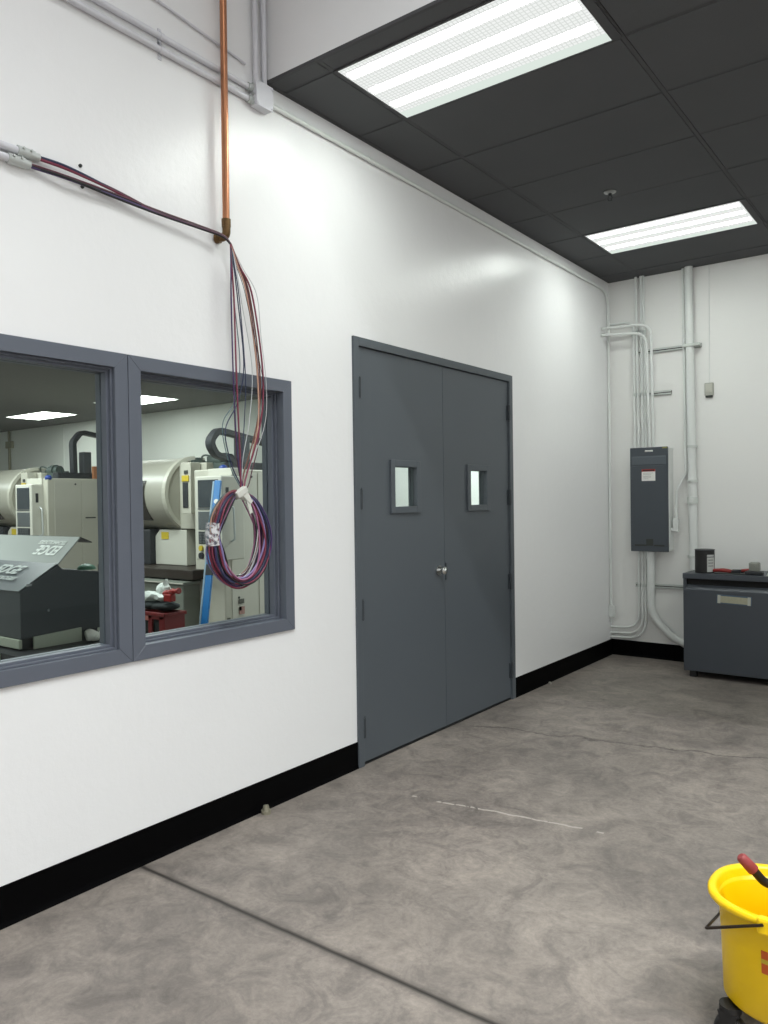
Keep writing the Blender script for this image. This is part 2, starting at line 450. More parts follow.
# ------------------------------------------------------------------ windows
def window(name, y0, y1, gx=0.):
    root = bpy.data.objects.new(name, None); C.objects.link(root); root.location = (0, (y0+y1)/2, WZ0); root['kind'] = 'structure'
    fw = .062
    f = MB()
    # mitred casing proud of the wall + jamb lining
    o = [(y0, WZ0), (y1, WZ0), (y1, WZ1), (y0, WZ1)]
    n = [(y0+fw, WZ0+fw), (y1-fw, WZ0+fw), (y1-fw, WZ1-fw), (y0+fw, WZ1-fw)]
    for k in range(4):
        a, b2, cc, d = o[k], o[(k+1) % 4], n[(k+1) % 4], n[k]
        s = bmesh.new()
        pf = [s.verts.new((x, p[0], p[1])) for x in (.014, -.13) for p in (a, b2, cc, d)]
        s.faces.new(pf[0:4]); s.faces.new(pf[4:8][::-1])
        for q in range(4): s.faces.new((pf[q], pf[q+4], pf[4+(q+1) % 4], pf[(q+1) % 4]))
        bmesh.ops.recalc_face_normals(s, faces=s.faces)
        bmesh.ops.bevel(s, geom=[e for e in s.edges], offset=.0015, segments=1, affect='EDGES')
        f._merge(s, 0, False)
    f.build('window_frame', M_frame, root)
    st = MB()
    def ringbox(x0, x1, a, wd):
        i0, i1, k0, k1 = y0+fw-a*0, y1-fw, WZ0+fw, WZ1-fw
        x0 += gx; x1 += gx
        st.box((x0, i0, k0), (x1, i0+wd, k1), .002); st.box((x0, i1-wd, k0), (x1, i1, k1), .002)
        st.box((x0, i0+wd, k0), (x1, i1-wd, k0+wd), .002); st.box((x0, i0+wd, k1-wd), (x1, i1-wd, k1), .002)
    ringbox(-.088, -.052, 0, .020); ringbox(-.052, -.035, 0, .009)
    ringbox(-.128, -.096, 0, .020)
    st.build('glazing_stop', M_frame, root)
    g = MB().box((-.095+gx, y0+fw, WZ0+fw), (-.089+gx, y1-fw, WZ1-fw))
    o = g.build('glass_pane', M_glass, root); o['label'] = 'clear glass pane'
    return root
window('window_1', *Wins[0], .030); window('window_2', *Wins[1])

# ------------------------------------------------------------------ double door
d1 = bpy.data.objects.new('door_1', None); C.objects.link(d1); d1.location = (0, (DY0+DY1)/2, 0); d1['kind'] = 'structure'
fr = MB(); fw = .050
for (a, bq) in (((-WT, DY0, 0), (.014, DY0+fw, DZ)), ((-WT, DY1-fw, 0), (.014, DY1, DZ)), ((-WT, DY0+fw, DZ-fw), (.014, DY1-fw, DZ))):
    fr.box(a, bq, .002)
# rabbet stop behind the leaves
for (a, bq) in (((-WT, DY0+fw, 0), (-.052, DY0+fw+.016, DZ-fw)), ((-WT, DY1-fw-.016, 0), (-.052, DY1-fw, DZ-fw)), ((-WT, DY0+fw, DZ-fw-.016), (-.052, DY1-fw, DZ-fw))):
    fr.box(a, bq)
fr.build('door_frame', M_door, d1)
tr = MB().box((-WT, DY0+fw, 0.0), (.0, DY1-fw, .006), .002); tr.build('threshold', M_black, d1)
YM = 4.418
def leaf(y0, y1, lite, hy, hz, first):
    x0, x1 = -.047, -.003
    ly0, ly1, lz0, lz1 = lite
    m = MB()
    z0, z1 = .016, DZ-fw-.004
    hy0, hy1, hz0, hz1 = ly0+.035, ly1-.035, lz0+.035, lz1-.035
    for (a, bq) in (((x0, y0, z0), (x1, hy0, z1)), ((x0, hy1, z0), (x1, y1, z1)), ((x0, hy0, z0), (x1, hy1, hz0)), ((x0, hy0, hz1), (x1, hy1, z1))):
        m.box(a, bq)
    L = m.build('door_leaf', M_door, d1)
    v = MB()
    for s0, s1 in ((x1-.001, .012), (x0-.014, x0+.001)):
        v.box((s0, ly0, lz0), (s1, ly0+.042, lz1), .003); v.box((s0, ly1-.042, lz0), (s1, ly1, lz1), .003)
        v.box((s0, ly0+.042, lz0), (s1, ly1-.042, lz0+.042), .003); v.box((s0, ly0+.042, lz1-.042), (s1, ly1-.042, lz1), .003)
    v.build('vision_frame', M_door, L)
    MB().box((-.028, hy0, hz0), (-.022, hy1, hz1)).build('vision_glass', M_glass, L)
    for z in hz:
        h = MB().cyl((.011, hy, z-.057), (.011, hy, z+.057), .0105, 12)
        h.box((-.003, hy-.022, z-.057), (.004, hy+.022, z+.057), .001)
        h.ball((.011, hy, z+.059), .007, sub=2); h.ball((.011, hy, z-.059), .007, sub=2)
        h.build('hinge', M_hinge, L)
    return L
HZ = (2.20, 1.555, .91, .225)
la = leaf(DY0+fw+.003, YM-.002, (3.808, 4.127, 1.463, 1.793), DY0+fw+.004, HZ, True)
lb = leaf(YM+.002, DY1-fw-.003, (4.713, 5.025, 1.462, 1.790), DY1-fw-.004, HZ, False)
k = MB(); ky, kz = 4.338, 1.074
k.cyl((-.004, ky, kz), (.008, ky, kz), .034, 32).cyl((.008, ky, kz), (.034, ky, kz), .013, 20)
k.tube([(.026+.006*i, ky, kz) for i in range(7)], .01, 24, rad=[.014, .021, .0265, .0285, .0275, .023, .012])
k.cyl((.060, ky, kz), (.0635, ky, kz), .008, 16)
o = k.build('door_knob', M_chrome, la); o['label'] = 'chrome knob'
k = MB().box((-.004, YM+.004, kz-.07), (.003, YM+.022, kz+.045), .001); k.build('strike_plate', M_hinge, lb)

# ------------------------------------------------------------------ ceiling lights
def troffer(name, x0, y0, z, label, group):
    x1, y1 = x0+GX, y0+GY; cx, cy = (x0+x1)/2, (y0+y1)/2
    r = thing(name, (cx, cy, z), label, 'ceiling light', group)
    f = MB(); a = .022
    f.box((x0+.004, y0+.004, z+.02), (x1-.004, y1-.004, z+.026))
    X0, X1_, Y0_, Y1_ = x0+.02, x1-.045, y0+.012, y1-.008
    for p, q in (((x0, y0), (X0, y1)), ((X1_, y0), (x1, y1)), ((X0, y0), (X1_, Y0_)), ((X0, Y1_), (X1_, y1))):
        f.box((p[0]+.001, p[1]+.001, z-.003), (q[0]-.0005, q[1]-.0005, z+.02))
    f.build('frame', M_tbar, r)
    x0, x1, y0, y1 = X0-a, X1_+a, Y0_-a, Y1_+a
    MB().box((x0+a, y0+a, z), (x1-a, y1-a, z+.010)).build('lens', M_lens, r)
    for v in (.13, .43, .73):
        yy = Y0_+(Y1_-Y0_)*v
        MB().prism([(yy-.034, z+.002), (yy-.022, z-.0035), (yy, z-.005), (yy+.022, z-.0035), (yy+.034, z+.002)], 'x', x0+.04, x1-.04, smooth=True).build('lamp', M_tube, r)
    e = MB().box((x0+a, y1-a-.07, z-.001), (x1-a, y1-a-.002, z+.001))
    e.build('lens_border', M_lensedge, r)
    return r
troffer('ceiling_light', XA, Y0-GY, H, 'large recessed fluorescent ceiling light nearest the raised ceiling', 'recessed lights in the dark ceiling')
troffer('ceiling_light', XA, Y0+GY*4, H, 'recessed fluorescent ceiling light beyond the sprinkler head near the back wall', 'recessed lights in the dark ceiling')
# lamps added further along the ceiling, out of this view, that light the rest of the room
def lamp_fix(x, y, z, sx, sy, watts, col, name, spread=180):
    l = bpy.data.lights.new(name, 'AREA'); l.shape = 'RECTANGLE'; l.size = sx; l.size_y = sy; l.energy = watts; l.color = col; l.spread = math.radians(spread)
    o = bpy.data.objects.new(name, l); C.objects.link(o); o.location = (x, y, z); return o
for x, y in ((XA+GX*2.5, Y0-GY*.5), (XA+GX*2.5, Y0+GY*4.5), (XA+GX*4.5, Y0+GY*2)):
    lamp_fix(x, y, H-.01, 1.15, .55, 24, (.93, 1, .945), 'unseen_ceiling_fill')
# high fixtures of the tall bay
for x in (3.3, 4.9, 6.5):
    lamp_fix(x, .40, 6.75, 1.4, .16, 122, (.955, .985, .985), 'high_bay_lamp', 112)
for x in (3.0, 5.6):
    lamp_fix(x, -2.2, 6.75, 1.4, .16, 30, (.955, .985, .985), 'high_bay_lamp', 112)

def mr_light(cx, cy, label):
    r = thing('ceiling_light', (cx, cy, MRH), label, 'ceiling light', 'machine room ceiling lights')
    f = MB(); x0, x1, y0, y1 = cx-GX/2, cx+GX/2, cy-GY/2, cy+GY/2; a = .014; z = MRH
    for p, q in (((x0, y0), (x0+a, y1)), ((x1-a, y0), (x1, y1)), ((x0+a, y0), (x1-a, y0+a)), ((x0+a, y1-a), (x1-a, y1))):
        f.box((p[0], p[1], z-.008), (q[0], q[1], z))
    f.build('frame', M_trof, r)
    MB().box((x0+a, y0+a, z-.006), (x1-a, y1-a, z)).build('lens', M_mrlens, r)
mr_light(-9.58, 6.94, 'bright ceiling light seen through the left window above the conveyor hood')
mr_light(-6.87, 6.87, 'bright ceiling light behind the mullion, seen at the left of the right window')
for x, y in ((-3.2, 4.0), (-6.2, 4.0), (-1.6, 6.9), (-3.2, 1.6), (-6.4, 1.6), (-9.6, 3.6)):
    lamp_fix(x, y, MRH-.01, 1.15, .55, 62, (.93, 1, 1.0), 'machine_room_fill')  # unseen lamps added to illuminate the machine room, hidden above the window head

# ------------------------------------------------------------------ sprinkler
s = thing('sprinkler_head', (.855, 5.24, H), 'small sprinkler head on the dark ceiling between the two lights', 'sprinkler')
MB().cyl((.855, 5.24, H-.004), (.855, 5.24, H+.001), .042, 32).tube([(.855, 5.24, H-.002), (.855, 5.24, H-.008), (.855, 5.24, H-.012)], .03, 24, rad=[.036, .030, .022]).build('escutcheon', mat('satin_chrome', '#9a9b9a', .4, .6), s)
m = MB().cyl((.855, 5.24, H-.03), (.855, 5.24, H-.01), .012, 16)
for sx in (-1, 1): m.tube(fillet([(.855+sx*.008, 5.24, H-.028), (.855+sx*.016, 5.24, H-.045), (.855+sx*.003, 5.24, H-.062)], .01), .003, 8)
m.build('frame_body', M_dark, s)
MB().cyl((.855, 5.24, H-.066), (.855, 5.24, H-.063), .017, 20).build('deflector', M_dark, s)

# ------------------------------------------------------------------ conduits on the left wall
def conduit(label, pts, r, bend=.12, m=None, couplings=(), straps=(), group='white painted conduits', name='conduit', seg=14):
    m = m or M_conduit
    t = thing(name, pts[0], label, 'conduit', group)
    MB().tube(fillet(pts, bend) if len(pts) > 2 else pts, r, seg).build('tube', m, t)
    for (p, q, k) in couplings: MB().cyl(p, q, k, 20).build('coupling', m, t)
    for (p, ax, nrm) in straps:
        # one-hole strap: saddle over the tube and a flat ear
        p = Vector(p); ax = Vector(ax).normalized(); nrm = Vector(nrm).normalized(); sd = ax.cross(nrm)
        sb = MB(); sb.cyl(p-ax*.009, p+ax*.009, r+.003, 16)
        e0 = p-nrm*(r-.001)
        for a in (1, -1):
            q = e0+sd*a*(r+.012)
            sb.box((-.009, -.012, -.0025), (.009, .012, .0025), M=Matrix.Translation(q) @ Matrix((ax, sd, nrm)).transposed().to_4x4())
            sb.ball(q+nrm*.003, .004, sub=2)
        sb.build('strap', m, t)
    return t
X1 = .016
conduit('upper of the two white conduits running high on the left wall into the junction box', [(X1, .5, 3.592), (X1, 2.69, 3.576)], .0135, m=M_conduit_up, straps=[((X1, 2.158, 3.580), (0, 1, 0), (1, 0, 0))])
conduit('lower of the two white conduits running high on the left wall into the junction box', [(X1, .5, 3.530), (X1, 2.69, 3.518)], .0135, m=M_conduit_up, straps=[((X1, 2.158, 3.521), (0, 1, 0), (1, 0, 0))])
conduit('left of the two white conduits rising above the junction box', [(X1+.012, 2.710, 3.605), (X1+.012, 2.705, HU-.01)], .0135, m=M_conduit_up)
conduit('right of the two white conduits rising above the junction box beside the bulkhead', [(X1+.012, 2.768, 3.605), (X1+.012, 2.763, HU-.01)], .0135, m=M_conduit_up)
t = thing('conduit', (.008, .9, 3.73), 'thin white painted wire crossing behind the copper pipe above the conduits', 'conduit', 'white painted conduits')
MB().tube([(.008, .9, 3.81), (.008, 2.145, 3.735), (.008, 2.66, 3.685)], .006, 10).build('tube', M_conduit_up, t)

jb = thing('junction_box', (0, 2.745, 3.488), 'square white junction box at the corner of the dark ceiling', 'junction box')
MB().box((0, 2.690, 3.490), (.052, 2.797, 3.604), .004).build('box', M_conduit_up, jb)
m = MB().box((.052, 2.686, 3.486), (.057, 2.800, 3.608), .002)
for a in (2.698, 2.788):
    for b2 in (3.498, 3.596): m.cyl((.057, a, b2), (.0595, a, b2), .005, 10)
m.build('cover', M_conduit_up, jb)
m = MB()
for z in (3.576, 3.518): m.cyl((X1, 2.664, z), (X1, 2.692, z), .020, 16)
for z in (3.50, 3.545, 3.59): m.cyl((.03, 2.684, z), (.03, 2.692, z), .009, 10)
m.build('connector', M_galv, jb)

# long run under the ceiling edge, down the corner to a small box
conduit('long white conduit under the ceiling edge that turns down the corner to a small box',
        [(X1, 2.80, 3.545), (X1, 7.385, 3.545), (X1, 7.385, .50)], .0125, .20,
        couplings=[((X1, 7.385, 1.87), (X1, 7.385, 1.91), .0155), ((X1, 7.385, .93), (X1, 7.385, .97), .0155), ((X1, 3.62, 3.545), (X1, 3.66, 3.545), .0155), ((X1, 6.0, 3.545), (X1, 6.04, 3.545), .0155)])
cb = thing('outlet_box', (0, 7.385, .37), 'small white conduit outlet body low in the back corner', 'conduit fitting')
MB().box((0.001, 7.360, .375), (.048, 7.412, .490), .008).cyl((X1, 7.385, .488), (X1, 7.385, .51), .018, 16).cyl((X1, 7.385, .32), (X1, 7.385, .376), .010, 12).build('box', M_conduit, cb)
MB().box((.048, 7.364, .380), (.0505, 7.408, .485), .001).build('cover', M_conduit, cb)

# stub conduits at the left whose wires come out
def stub(z, yend, label):
    t = thing('conduit', (X1, 1.0, z), label, 'conduit', 'white painted conduits')
    MB().tube([(X1, .3, z), (X1, yend-.07, z)], .0145, 14).build('tube', M_conduit_up, t)
    c = MB().cyl((X1, yend-.085, z), (X1, yend-.02, z), .0195, 18)
    c.cyl((X1, yend-.02, z), (X1, yend, z), .016, 18)
    for dy in (-.07, -.04): c.cyl((X1+.018, yend+dy, z+.006), (X1+.027, yend+dy, z+.008), .0045, 8)
    o = c.build('connector', M_galv, t)
stub(2.858, 1.585, 'upper open ended white conduit at the left edge spilling wires')
stub(2.818, 1.548, 'lower open ended white conduit at the left edge spilling wires')
for yy, zz, lb2 in ((1.766, 2.893, 'upper small screw anchor in the wall beside the slack wires'), (1.773, 2.812, 'lower small screw anchor in the wall beside the slack wires')):
    o = MB().cyl((0, yy, zz), (.006, yy, zz), .007, 12).cyl((.006, yy, zz), (.010, yy, zz), .0045, 8).build('screw_anchor', M_slot)
    tag(o, lb2, 'screw')

# copper pipe with an elbow into the wall
cp = thing('copper_pipe', (.05, 2.485, 2.79), 'vertical copper pipe down the white wall above the windows', 'pipe')
MB().tube([(.050, 2.497, HU-.01), (.050, 2.485, 3.4), (.050, 2.483, 2.84)], .0165, 20).build('pipe', M_cop, cp)
m = MB().tube(fillet([(.050, 2.483, 2.865), (.050, 2.483, 2.788), (0.0, 2.462, 2.786)], .03), .0195, 18)
m.cyl((.050, 2.483, 2.835), (.050, 2.483, 2.87), .0215, 18); m.cyl((.0, 2.462, 2.786), (.02, 2.470, 2.786), .024, 18)
o = m.build('elbow', M_brass, cp); o['label'] = 'tarnished brass elbow'

# ------------------------------------------------------------------ wire bundle and coil
cols = {'red': '#7a3045', 'maroon': '#532736', 'purple': '#43305f', 'navy': '#27304d', 'pink': '#a2688a', 'white': '#c2c3c6', 'black': '#17171b', 'teal': '#4a6670', 'brown': '#6b4236', 'lilac': '#8479a8', 'peach': '#bd9480'}
WM = {k2: mat(k2+'_wire', v2, .4) for k2, v2 in cols.items()}
wb = thing('wire_bundle', (.06, 2.49, 1.14), 'coiled bundle of red purple and white wires hanging in front of the right window', 'wires')
# slack run from the conduits to the elbow
for i, (col, z0, y0) in enumerate((('maroon', 2.858, 1.58), ('red', 2.854, 1.58), ('navy', 2.862, 1.58), ('black', 2.818, 1.543), ('maroon', 2.822, 1.543), ('purple', 2.814, 1.543), ('black', 2.815, 1.543))):
    e = random.uniform(-.008, .008)
    p = [(X1, y0, z0), (.022+.002*i, 1.70, z0-.004), (.028, 1.90, 2.812+e+(.02 if z0 > 2.84 else -.004)), (.034, 2.12, 2.798+e), (.045, 2.33, 2.792+e*.8), (.06, 2.45, 2.782+e*.5), (.072, 2.488, 2.752)]
    MB().tube(spline(p, 6), .0058, 7).build('wire', WM[col], wb)
T = Vector((.085, 2.522, 1.60))
drops = [('red', [(2.500, 2.5), (2.508, 2.12), (2.522, 1.76)], .0042), ('maroon', [(2.497, 2.5), (2.503, 2.12), (2.517, 1.76)], .0038), ('purple', [(2.490, 2.5), (2.494, 2.15), (2.512, 1.78)], .0030),
         ('navy', [(2.530, 2.5), (2.562, 2.20), (2.520, 2.02), (2.440, 1.88), (2.475, 1.72)], .0030), ('navy', [(2.540, 2.5), (2.570, 2.15), (2.56, 1.95), (2.54, 1.76)], .0026),
         ('teal', [(2.515, 2.5), (2.545, 2.20), (2.505, 2.02), (2.430, 1.90), (2.470, 1.72)], .0022),
         ('red', [(2.615, 2.55), (2.672, 2.26), (2.680, 2.05), (2.640, 1.86), (2.565, 1.68)], .0045), ('brown', [(2.610, 2.55), (2.664, 2.26), (2.672, 2.05), (2.628, 1.86), (2.556, 1.68)], .0038),
         ('peach', [(2.585, 2.55), (2.640, 2.26), (2.655, 2.02), (2.640, 1.88), (2.575, 1.68)], .0040), ('maroon', [(2.600, 2.55), (2.652, 2.26), (2.664, 2.05), (2.655, 1.84), (2.61, 1.70), (2.58, 1.62)], .0030),
         ('white', [(2.650, 2.55), (2.675, 2.35), (2.705, 2.12), (2.690, 1.92), (2.59, 1.72)], .0018), ('white', [(2.56, 2.5), (2.62, 2.2), (2.60, 1.95), (2.55, 1.74)], .0020), ('black', [(2.565, 2.55), (2.635, 2.30), (2.69, 2.1)], .0016)]
for col, pts, r in drops:
    x = random.uniform(.060, .082)
    p = [(.072, 2.488, 2.755), (.07, 2.488+(pts[0][0]-2.488)*.45, 2.66)]+[(x, a, z) for a, z in pts]
    if len(pts) > 3 or pts[-1][1] < 1.8: p.append((T.x, T.y+random.uniform(-.012, .012), T.z))
    MB().tube(spline(p, 7), r, 7).build('wire', WM[col], wb)
order = ['red', 'maroon', 'purple', 'pink', 'black', 'red', 'lilac', 'navy', 'white', 'maroon', 'purple', 'lilac', 'teal', 'brown', 'maroon', 'pink', 'purple', 'black', 'red', 'white', 'white', 'pink', 'brown', 'black', 'lilac', 'maroon', 'peach', 'purple', 'black', 'maroon', 'teal', 'red', 'navy', 'pink', 'maroon']
CY, CZ = 2.50, 1.360
for i, col in enumerate(order):
    a0 = random.uniform(-.036, .022); tilt = random.uniform(-.03, .03); oy = random.uniform(-.012, .016); oz = random.uniform(-.008, .008); dx = random.uniform(-.026, .026)
    ph = random.uniform(0, 6.28); pts = []
    for k2 in range(56):
        th = 2*PI*k2/56
        # pinched together at the top tie and at the left tape
        pin = 1-.75*math.exp(-((th-PI/2)/.35)**2)-.45*math.exp(-((th-PI+.18)/.30)**2)
        ry = .158+a0*pin+.006*math.sin(3*th+ph); rz = .197+a0*.55*pin+.005*math.sin(2*th+ph)
        yy = CY+oy*pin+ry*math.cos(th)+tilt*math.sin(th)*.3
        zz = CZ+oz*pin+rz*math.sin(th)+.035*max(0, math.sin(th))**3
        pts.append((.085+dx*pin+.004*math.sin(2*th+ph), yy, zz))
    MB().tube(pts, random.choice((.0036, .0042, .0048)), 7, closed=True).build('coil_strand', WM[col], wb)
# loose inner loop on the right
for j, col in enumerate(('black', 'white', 'brown')):
    p = [(.095, 2.53, 1.575), (.10, 2.585, 1.53), (.10, 2.60, 1.42), (.10, 2.575, 1.30), (.10, 2.52, 1.215+.008*j), (.098, 2.47, 1.20)]
    MB().tube(spline([(a, b2+.006*j, z) for a, b2, z in p], 7), .0036, 7).build('coil_strand', WM[col], wb)
tp = MB().tube([(.088, 2.475, 1.572), (.090, 2.500, 1.583), (.090, 2.53, 1.577), (.09, 2.555, 1.560)], .02, 12, rad=[.018, .024, .024, .017])
tp.box((-.016, -.035, -.014), (.016, .035, .016), .004, M=Matrix.Translation((.100, 2.50, 1.590)) @ Matrix.Rotation(.5, 4, 'X')).box((-.012, -.03, -.012), (.012, .03, .012), .004, M=Matrix.Translation((.104, 2.535, 1.560)) @ Matrix.Rotation(-.7, 4, 'X'))
tp.box((-.002, -.010, -.035), (.002, .010, .035), .001, M=Matrix.Translation((.110, 2.545, 1.525)) @ Matrix.Rotation(.3, 4, 'X'))
o = tp.build('tape_wrap', M_rag, wb); o['label'] = 'white tape tie at the top of the coil'
tp = MB().tube([(.088, 2.340, 1.452), (.088, 2.335, 1.395), (.088, 2.338, 1.350)], .03, 14, rad=[.031, .034, .031])
o = tp.build('tape_wrap', M_film, wb); o['label'] = 'cloudy film wrap on the left of the coil'
# ------------------------------------------------------------------ back wall services
yb = D-.042
def vertical(x, z0, z1, label, r=.0125, y=yb, xt=None):
    return conduit(label, [(x, y, z0), (x if xt is None else xt, y, z1)], r)
vertical(.299, 2.0, H, 'second upright conduit left of the panel running straight up into the ceiling', xt=.282)
vertical(.338, 2.0, H, 'third upright conduit left of the panel running straight up into the ceiling', xt=.328)
t4 = conduit('short fourth upright conduit above the panel joined to a coupling below the ceiling', [(.366, yb, 2.0), (.352, yb, H)], .0115, couplings=[((.3575, yb, 3.07), (.3572, yb, 3.13), .016)])
conduit('leftmost upright conduit above the panel that bends into the corner behind the others', [(.260, yb, 2.0), (.258, yb, 3.225), (0.0, yb, 3.225)], .0125, .10)
yf = D-.125
conduit('outer of two front conduits curving from the left wall down into the panel', [(.452, D-.085, 2.0), (.447, D-.12, 3.165), (0.0, D-.205, 3.165)], .0125, .13)
conduit('inner of two front conduits curving from the left wall down into the panel', [(.414, D-.085, 2.0), (.404, D-.12, 3.085), (0.0, D-.205, 3.105)], .0125, .13)
m = MB()
for x in (.285, .33, .357, .25): m.cyl((x, yb, 3.085), (x, yb, 3.125), .0185, 14)
o = m.build('conduit_coupling', M_galv); tag(o, 'row of grey conduit couplings beside the bends above the panel', 'conduit fitting')

def strut(x0, x1, z, label, y=D):
    t = thing('strut_channel', ((x0+x1)/2, y, z), label, 'strut channel', 'white strut channels on the back wall')
    m = MB(); h = .0205; d = .0205
    m.box((x0, y-d, z-h), (x1, y-.0005, z-h+.003)); m.box((x0, y-d, z+h-.003), (x1, y-.0005, z+h)); m.box((x0, y-.003, z-h+.003), (x1, y-.0005, z+h-.003), mi=1)
    m.box((x0, y-d, z+.005), (x1, y-d+.0025, z+h)); m.box((x0, y-d, z-h), (x1, y-d+.0025, z-.005))
    m.build('channel', [M_strut, M_slot], t)
    return t
s1 = strut(.262, .87, 2.925, 'strut channel clamping the upright conduits and the large pipe')
s2 = strut(.245, .600, 2.523, 'short slotted strut channel behind the upright conduits above the panel')
s3 = strut(.245, .80, .699, 'strut channel behind the lower conduits left of the cabinet')
m = MB()
for x in (.262, .302, .341, .368):
    m.cyl((x, yb, 2.51), (x, yb, 2.536), .0165, 14); m.box((x-.02, D-.024, 2.505), (x+.02, D-.02, 2.541))
m.build('conduit_clamp', M_strut, s2)

# large riser pipe at the right with couplings
vp = thing('riser_pipe', (.785, D-.05, .9), 'thick white vertical pipe at the right of the panel going up into the ceiling', 'pipe')
MB().tube([(.772, D-.052, H), (.799, D-.052, .84)], .037, 24).build('tube', M_conduit, vp)
for z in (1.685, 1.505, 2.0, .99):
    hh = .032 if z < 1.6 and z > 1.2 else .012
    MB().cyl((.7915, D-.052, z-hh), (.7915, D-.052, z+hh), .046, 28).build("coupling", M_strut, vp)
m = MB().box((.722, D-.098, 2.912), (.875, D-.021, 2.938), .003); m.build('clamp', M_strut, vp)
m = MB().box((.775, D-.10, 1.49), (.81, D-.088, 1.525), .004); m.build('set_screw_lug', M_conduit, vp)
conduit('slim conduit beside the thick riser pipe kinking into the side of the panel', [(.716, D-.032, H), (.728, D-.032, 1.76), (.652, D-.062, 1.60), (.646, D-.065, 1.36)], .0125, .10)
lbx = thing('elbow_fitting', (.646, D-.065, 1.21), 'white elbow conduit body on the right side of the panel', 'conduit fitting')
MB().box((.622, D-.092, 1.215), (.670, D-.038, 1.345), .010).cyl((.646, D-.065, 1.343), (.646, D-.065, 1.375), .017, 16).build('box', M_conduit, lbx)
MB().cyl((.600, D-.065, 1.238), (.626, D-.065, 1.238), .019, 16).build('hub', M_conduit, lbx)

# electrical panel
ep = thing('electrical_panel', (.425, D-.065, 1.03), 'tall grey electrical panel on the back wall fed by white conduits', 'electrical panel')
MB().box((.255, D-.118, 1.042), (.605, D, 1.998), .003).build('enclosure', M_conduit, ep)
cv = MB().box((.243, D-.132, 1.031), (.597, D-.116, 2.010), .005).build('cover', M_panel, ep)
MB().box((.262, D-.1365, 1.085), (.578, D-.131, 1.835), .004).build('door', M_panel, cv)
MB().prism([(D-.1315, 1.840), (D-.137, 1.850), (D-.137, 1.915), (D-.1315, 1.93)], 'x', .262, .578).build('top_ledge', M_panel2, cv)
lt = MB().box((.392, D-.1385, 1.088), (.458, D-.1360, 1.150), .002).build('latch', M_slot, cv)
MB().box((.285, D-.1385, 1.083), (.395, D-.1362, 1.098), .001).build('door_edge', M_slot, cv)
MB().box((.465, D-.1385, 1.083), (.560, D-.1362, 1.098), .001).build('door_edge', M_slot, cv)
lab = MB().box((.355, D-.1382, 1.695), (.482, D-.1364, 1.805), .0005)
lab.box((.355, D-.1386, 1.782), (.482, D-.1381, 1.805), mi=1).box((.366, D-.1390, 1.786), (.472, D-.1385, 1.799), mi=2)
for z in (1.768, 1.757, 1.740, 1.730, 1.715): lab.box((.368, D-.1387, z-.0015), (.368+random.uniform(.05, .1), D-.1381, z+.0015), mi=3)
lab.build('warning_label', [M_white, M_red, mat('dark_red_print', '#4a1716', .6), mat('grey_print', '#9a9a98', .6)], cv)
MB().cyl((.392, D-.134, 1.975), (.455, D-.134, 1.975), .006, 12).box((.385, D-.1345, 1.967), (.460, D-.1315, 1.983), .002).build('badge', M_white, cv)
MB().box((.545, D-.1335, 1.993), (.592, D-.1318, 2.006)).build('sticker', mat('olive_sticker', '#8d8a4e', .6), cv)

# conduits below the panel
yl = D-.035
conduit('outermost of three conduits curving below the panel into the corner', [(.351, yl, 1.045), (.345, yl, .190), (0, yl, .178)], .0115, .20)
conduit('middle of three conduits curving below the panel into the corner', [(.322, yl, 1.045), (.316, yl, .232), (0, yl, .220)], .0115, .20)
conduit('innermost of three conduits curving below the panel into the corner', [(.288, yl, 1.045), (.283, yl, .288), (0, yl, .276)], .0115, .20)
m = MB()
for x in (.286, .320, .348): m.cyl((x, yl, .685), (x, yl, .712), .0155, 14)
m.build('conduit_clamp', M_strut, s3)
yl2 = D-.060
conduit('thick white conduit curving from under the panel down behind the grey cabinet', [(.410, yl2, 1.045), (.405, yl2, .42), (.60, yl2, .235), (.848, yl2, .118)], .036, [.42, .2],
        couplings=[((.409, yl2, .955), (.409, yl2, 1.03), .041), ((.407, yl2, .81), (.407, yl2, .84), .039)], seg=22)

# small sensor box with its thin wire
sb = thing('sensor_box', (.934, D, 2.44), 'small grey sensor box with a hanging wire right of the riser pipe', 'sensor')
MB().box((.898, D-.032, 2.458), (.972, D, 2.572), .004).build('case', mat('grey_sensor_case', '#a9aaa1', .5), sb)
MB().box((.906, D-.036, 2.486), (.964, D-.031, 2.562), .002).box((.930, D-.0375, 2.505), (.936, D-.0355, 2.545)).build('face', mat('pale_sensor_face', '#bdbdb3', .5), sb)
MB().box((.904, D-.030, 2.440), (.966, D-.004, 2.462), .006).build('base_cap', M_slot, sb)
MB().tube([(.936, D-.010, 2.57), (.938, D-.006, 3.1), (.940, D-.006, H)], .0028, 8).build('wire', M_conduit, sb)

# ------------------------------------------------------------------ grey cabinet
cab = thing('storage_cabinet', (1.45, 7.10, 0), 'dark grey steel cabinet against the back wall with tools on top', 'cabinet')
cx0, cx1, cy0, cy1, cz0, cz1 = .857, 2.05, 6.85, 7.36, .052, .888
m = MB(); tk = .022
m.box((cx0, cy0+.003, cz0), (cx0+tk, cy1, cz1-.04), .003).box((cx1-tk, cy0+.003, cz0), (cx1, cy1, cz1-.04), .003)
m.box((cx0+tk, cy1-.02, cz0), (cx1-tk, cy1, cz1-.04)).box((cx0+tk, cy0+.02, cz0), (cx1-tk, cy1-.02, cz0+.02)).box((cx0+tk, cy0+.05, .70), (cx1-tk, cy1-.02, .715))
m.build('carcass', M_cab, cab)
MB().box((cx0-.003, cy0-.003, cz1-.046), (cx1+.003, cy1, cz1), .004).build('top', M_cab, cab)
fp = MB().box((cx0+.012, cy0-.004, cz0+.004), (cx1-.012, cy0+.018, .752), .003)
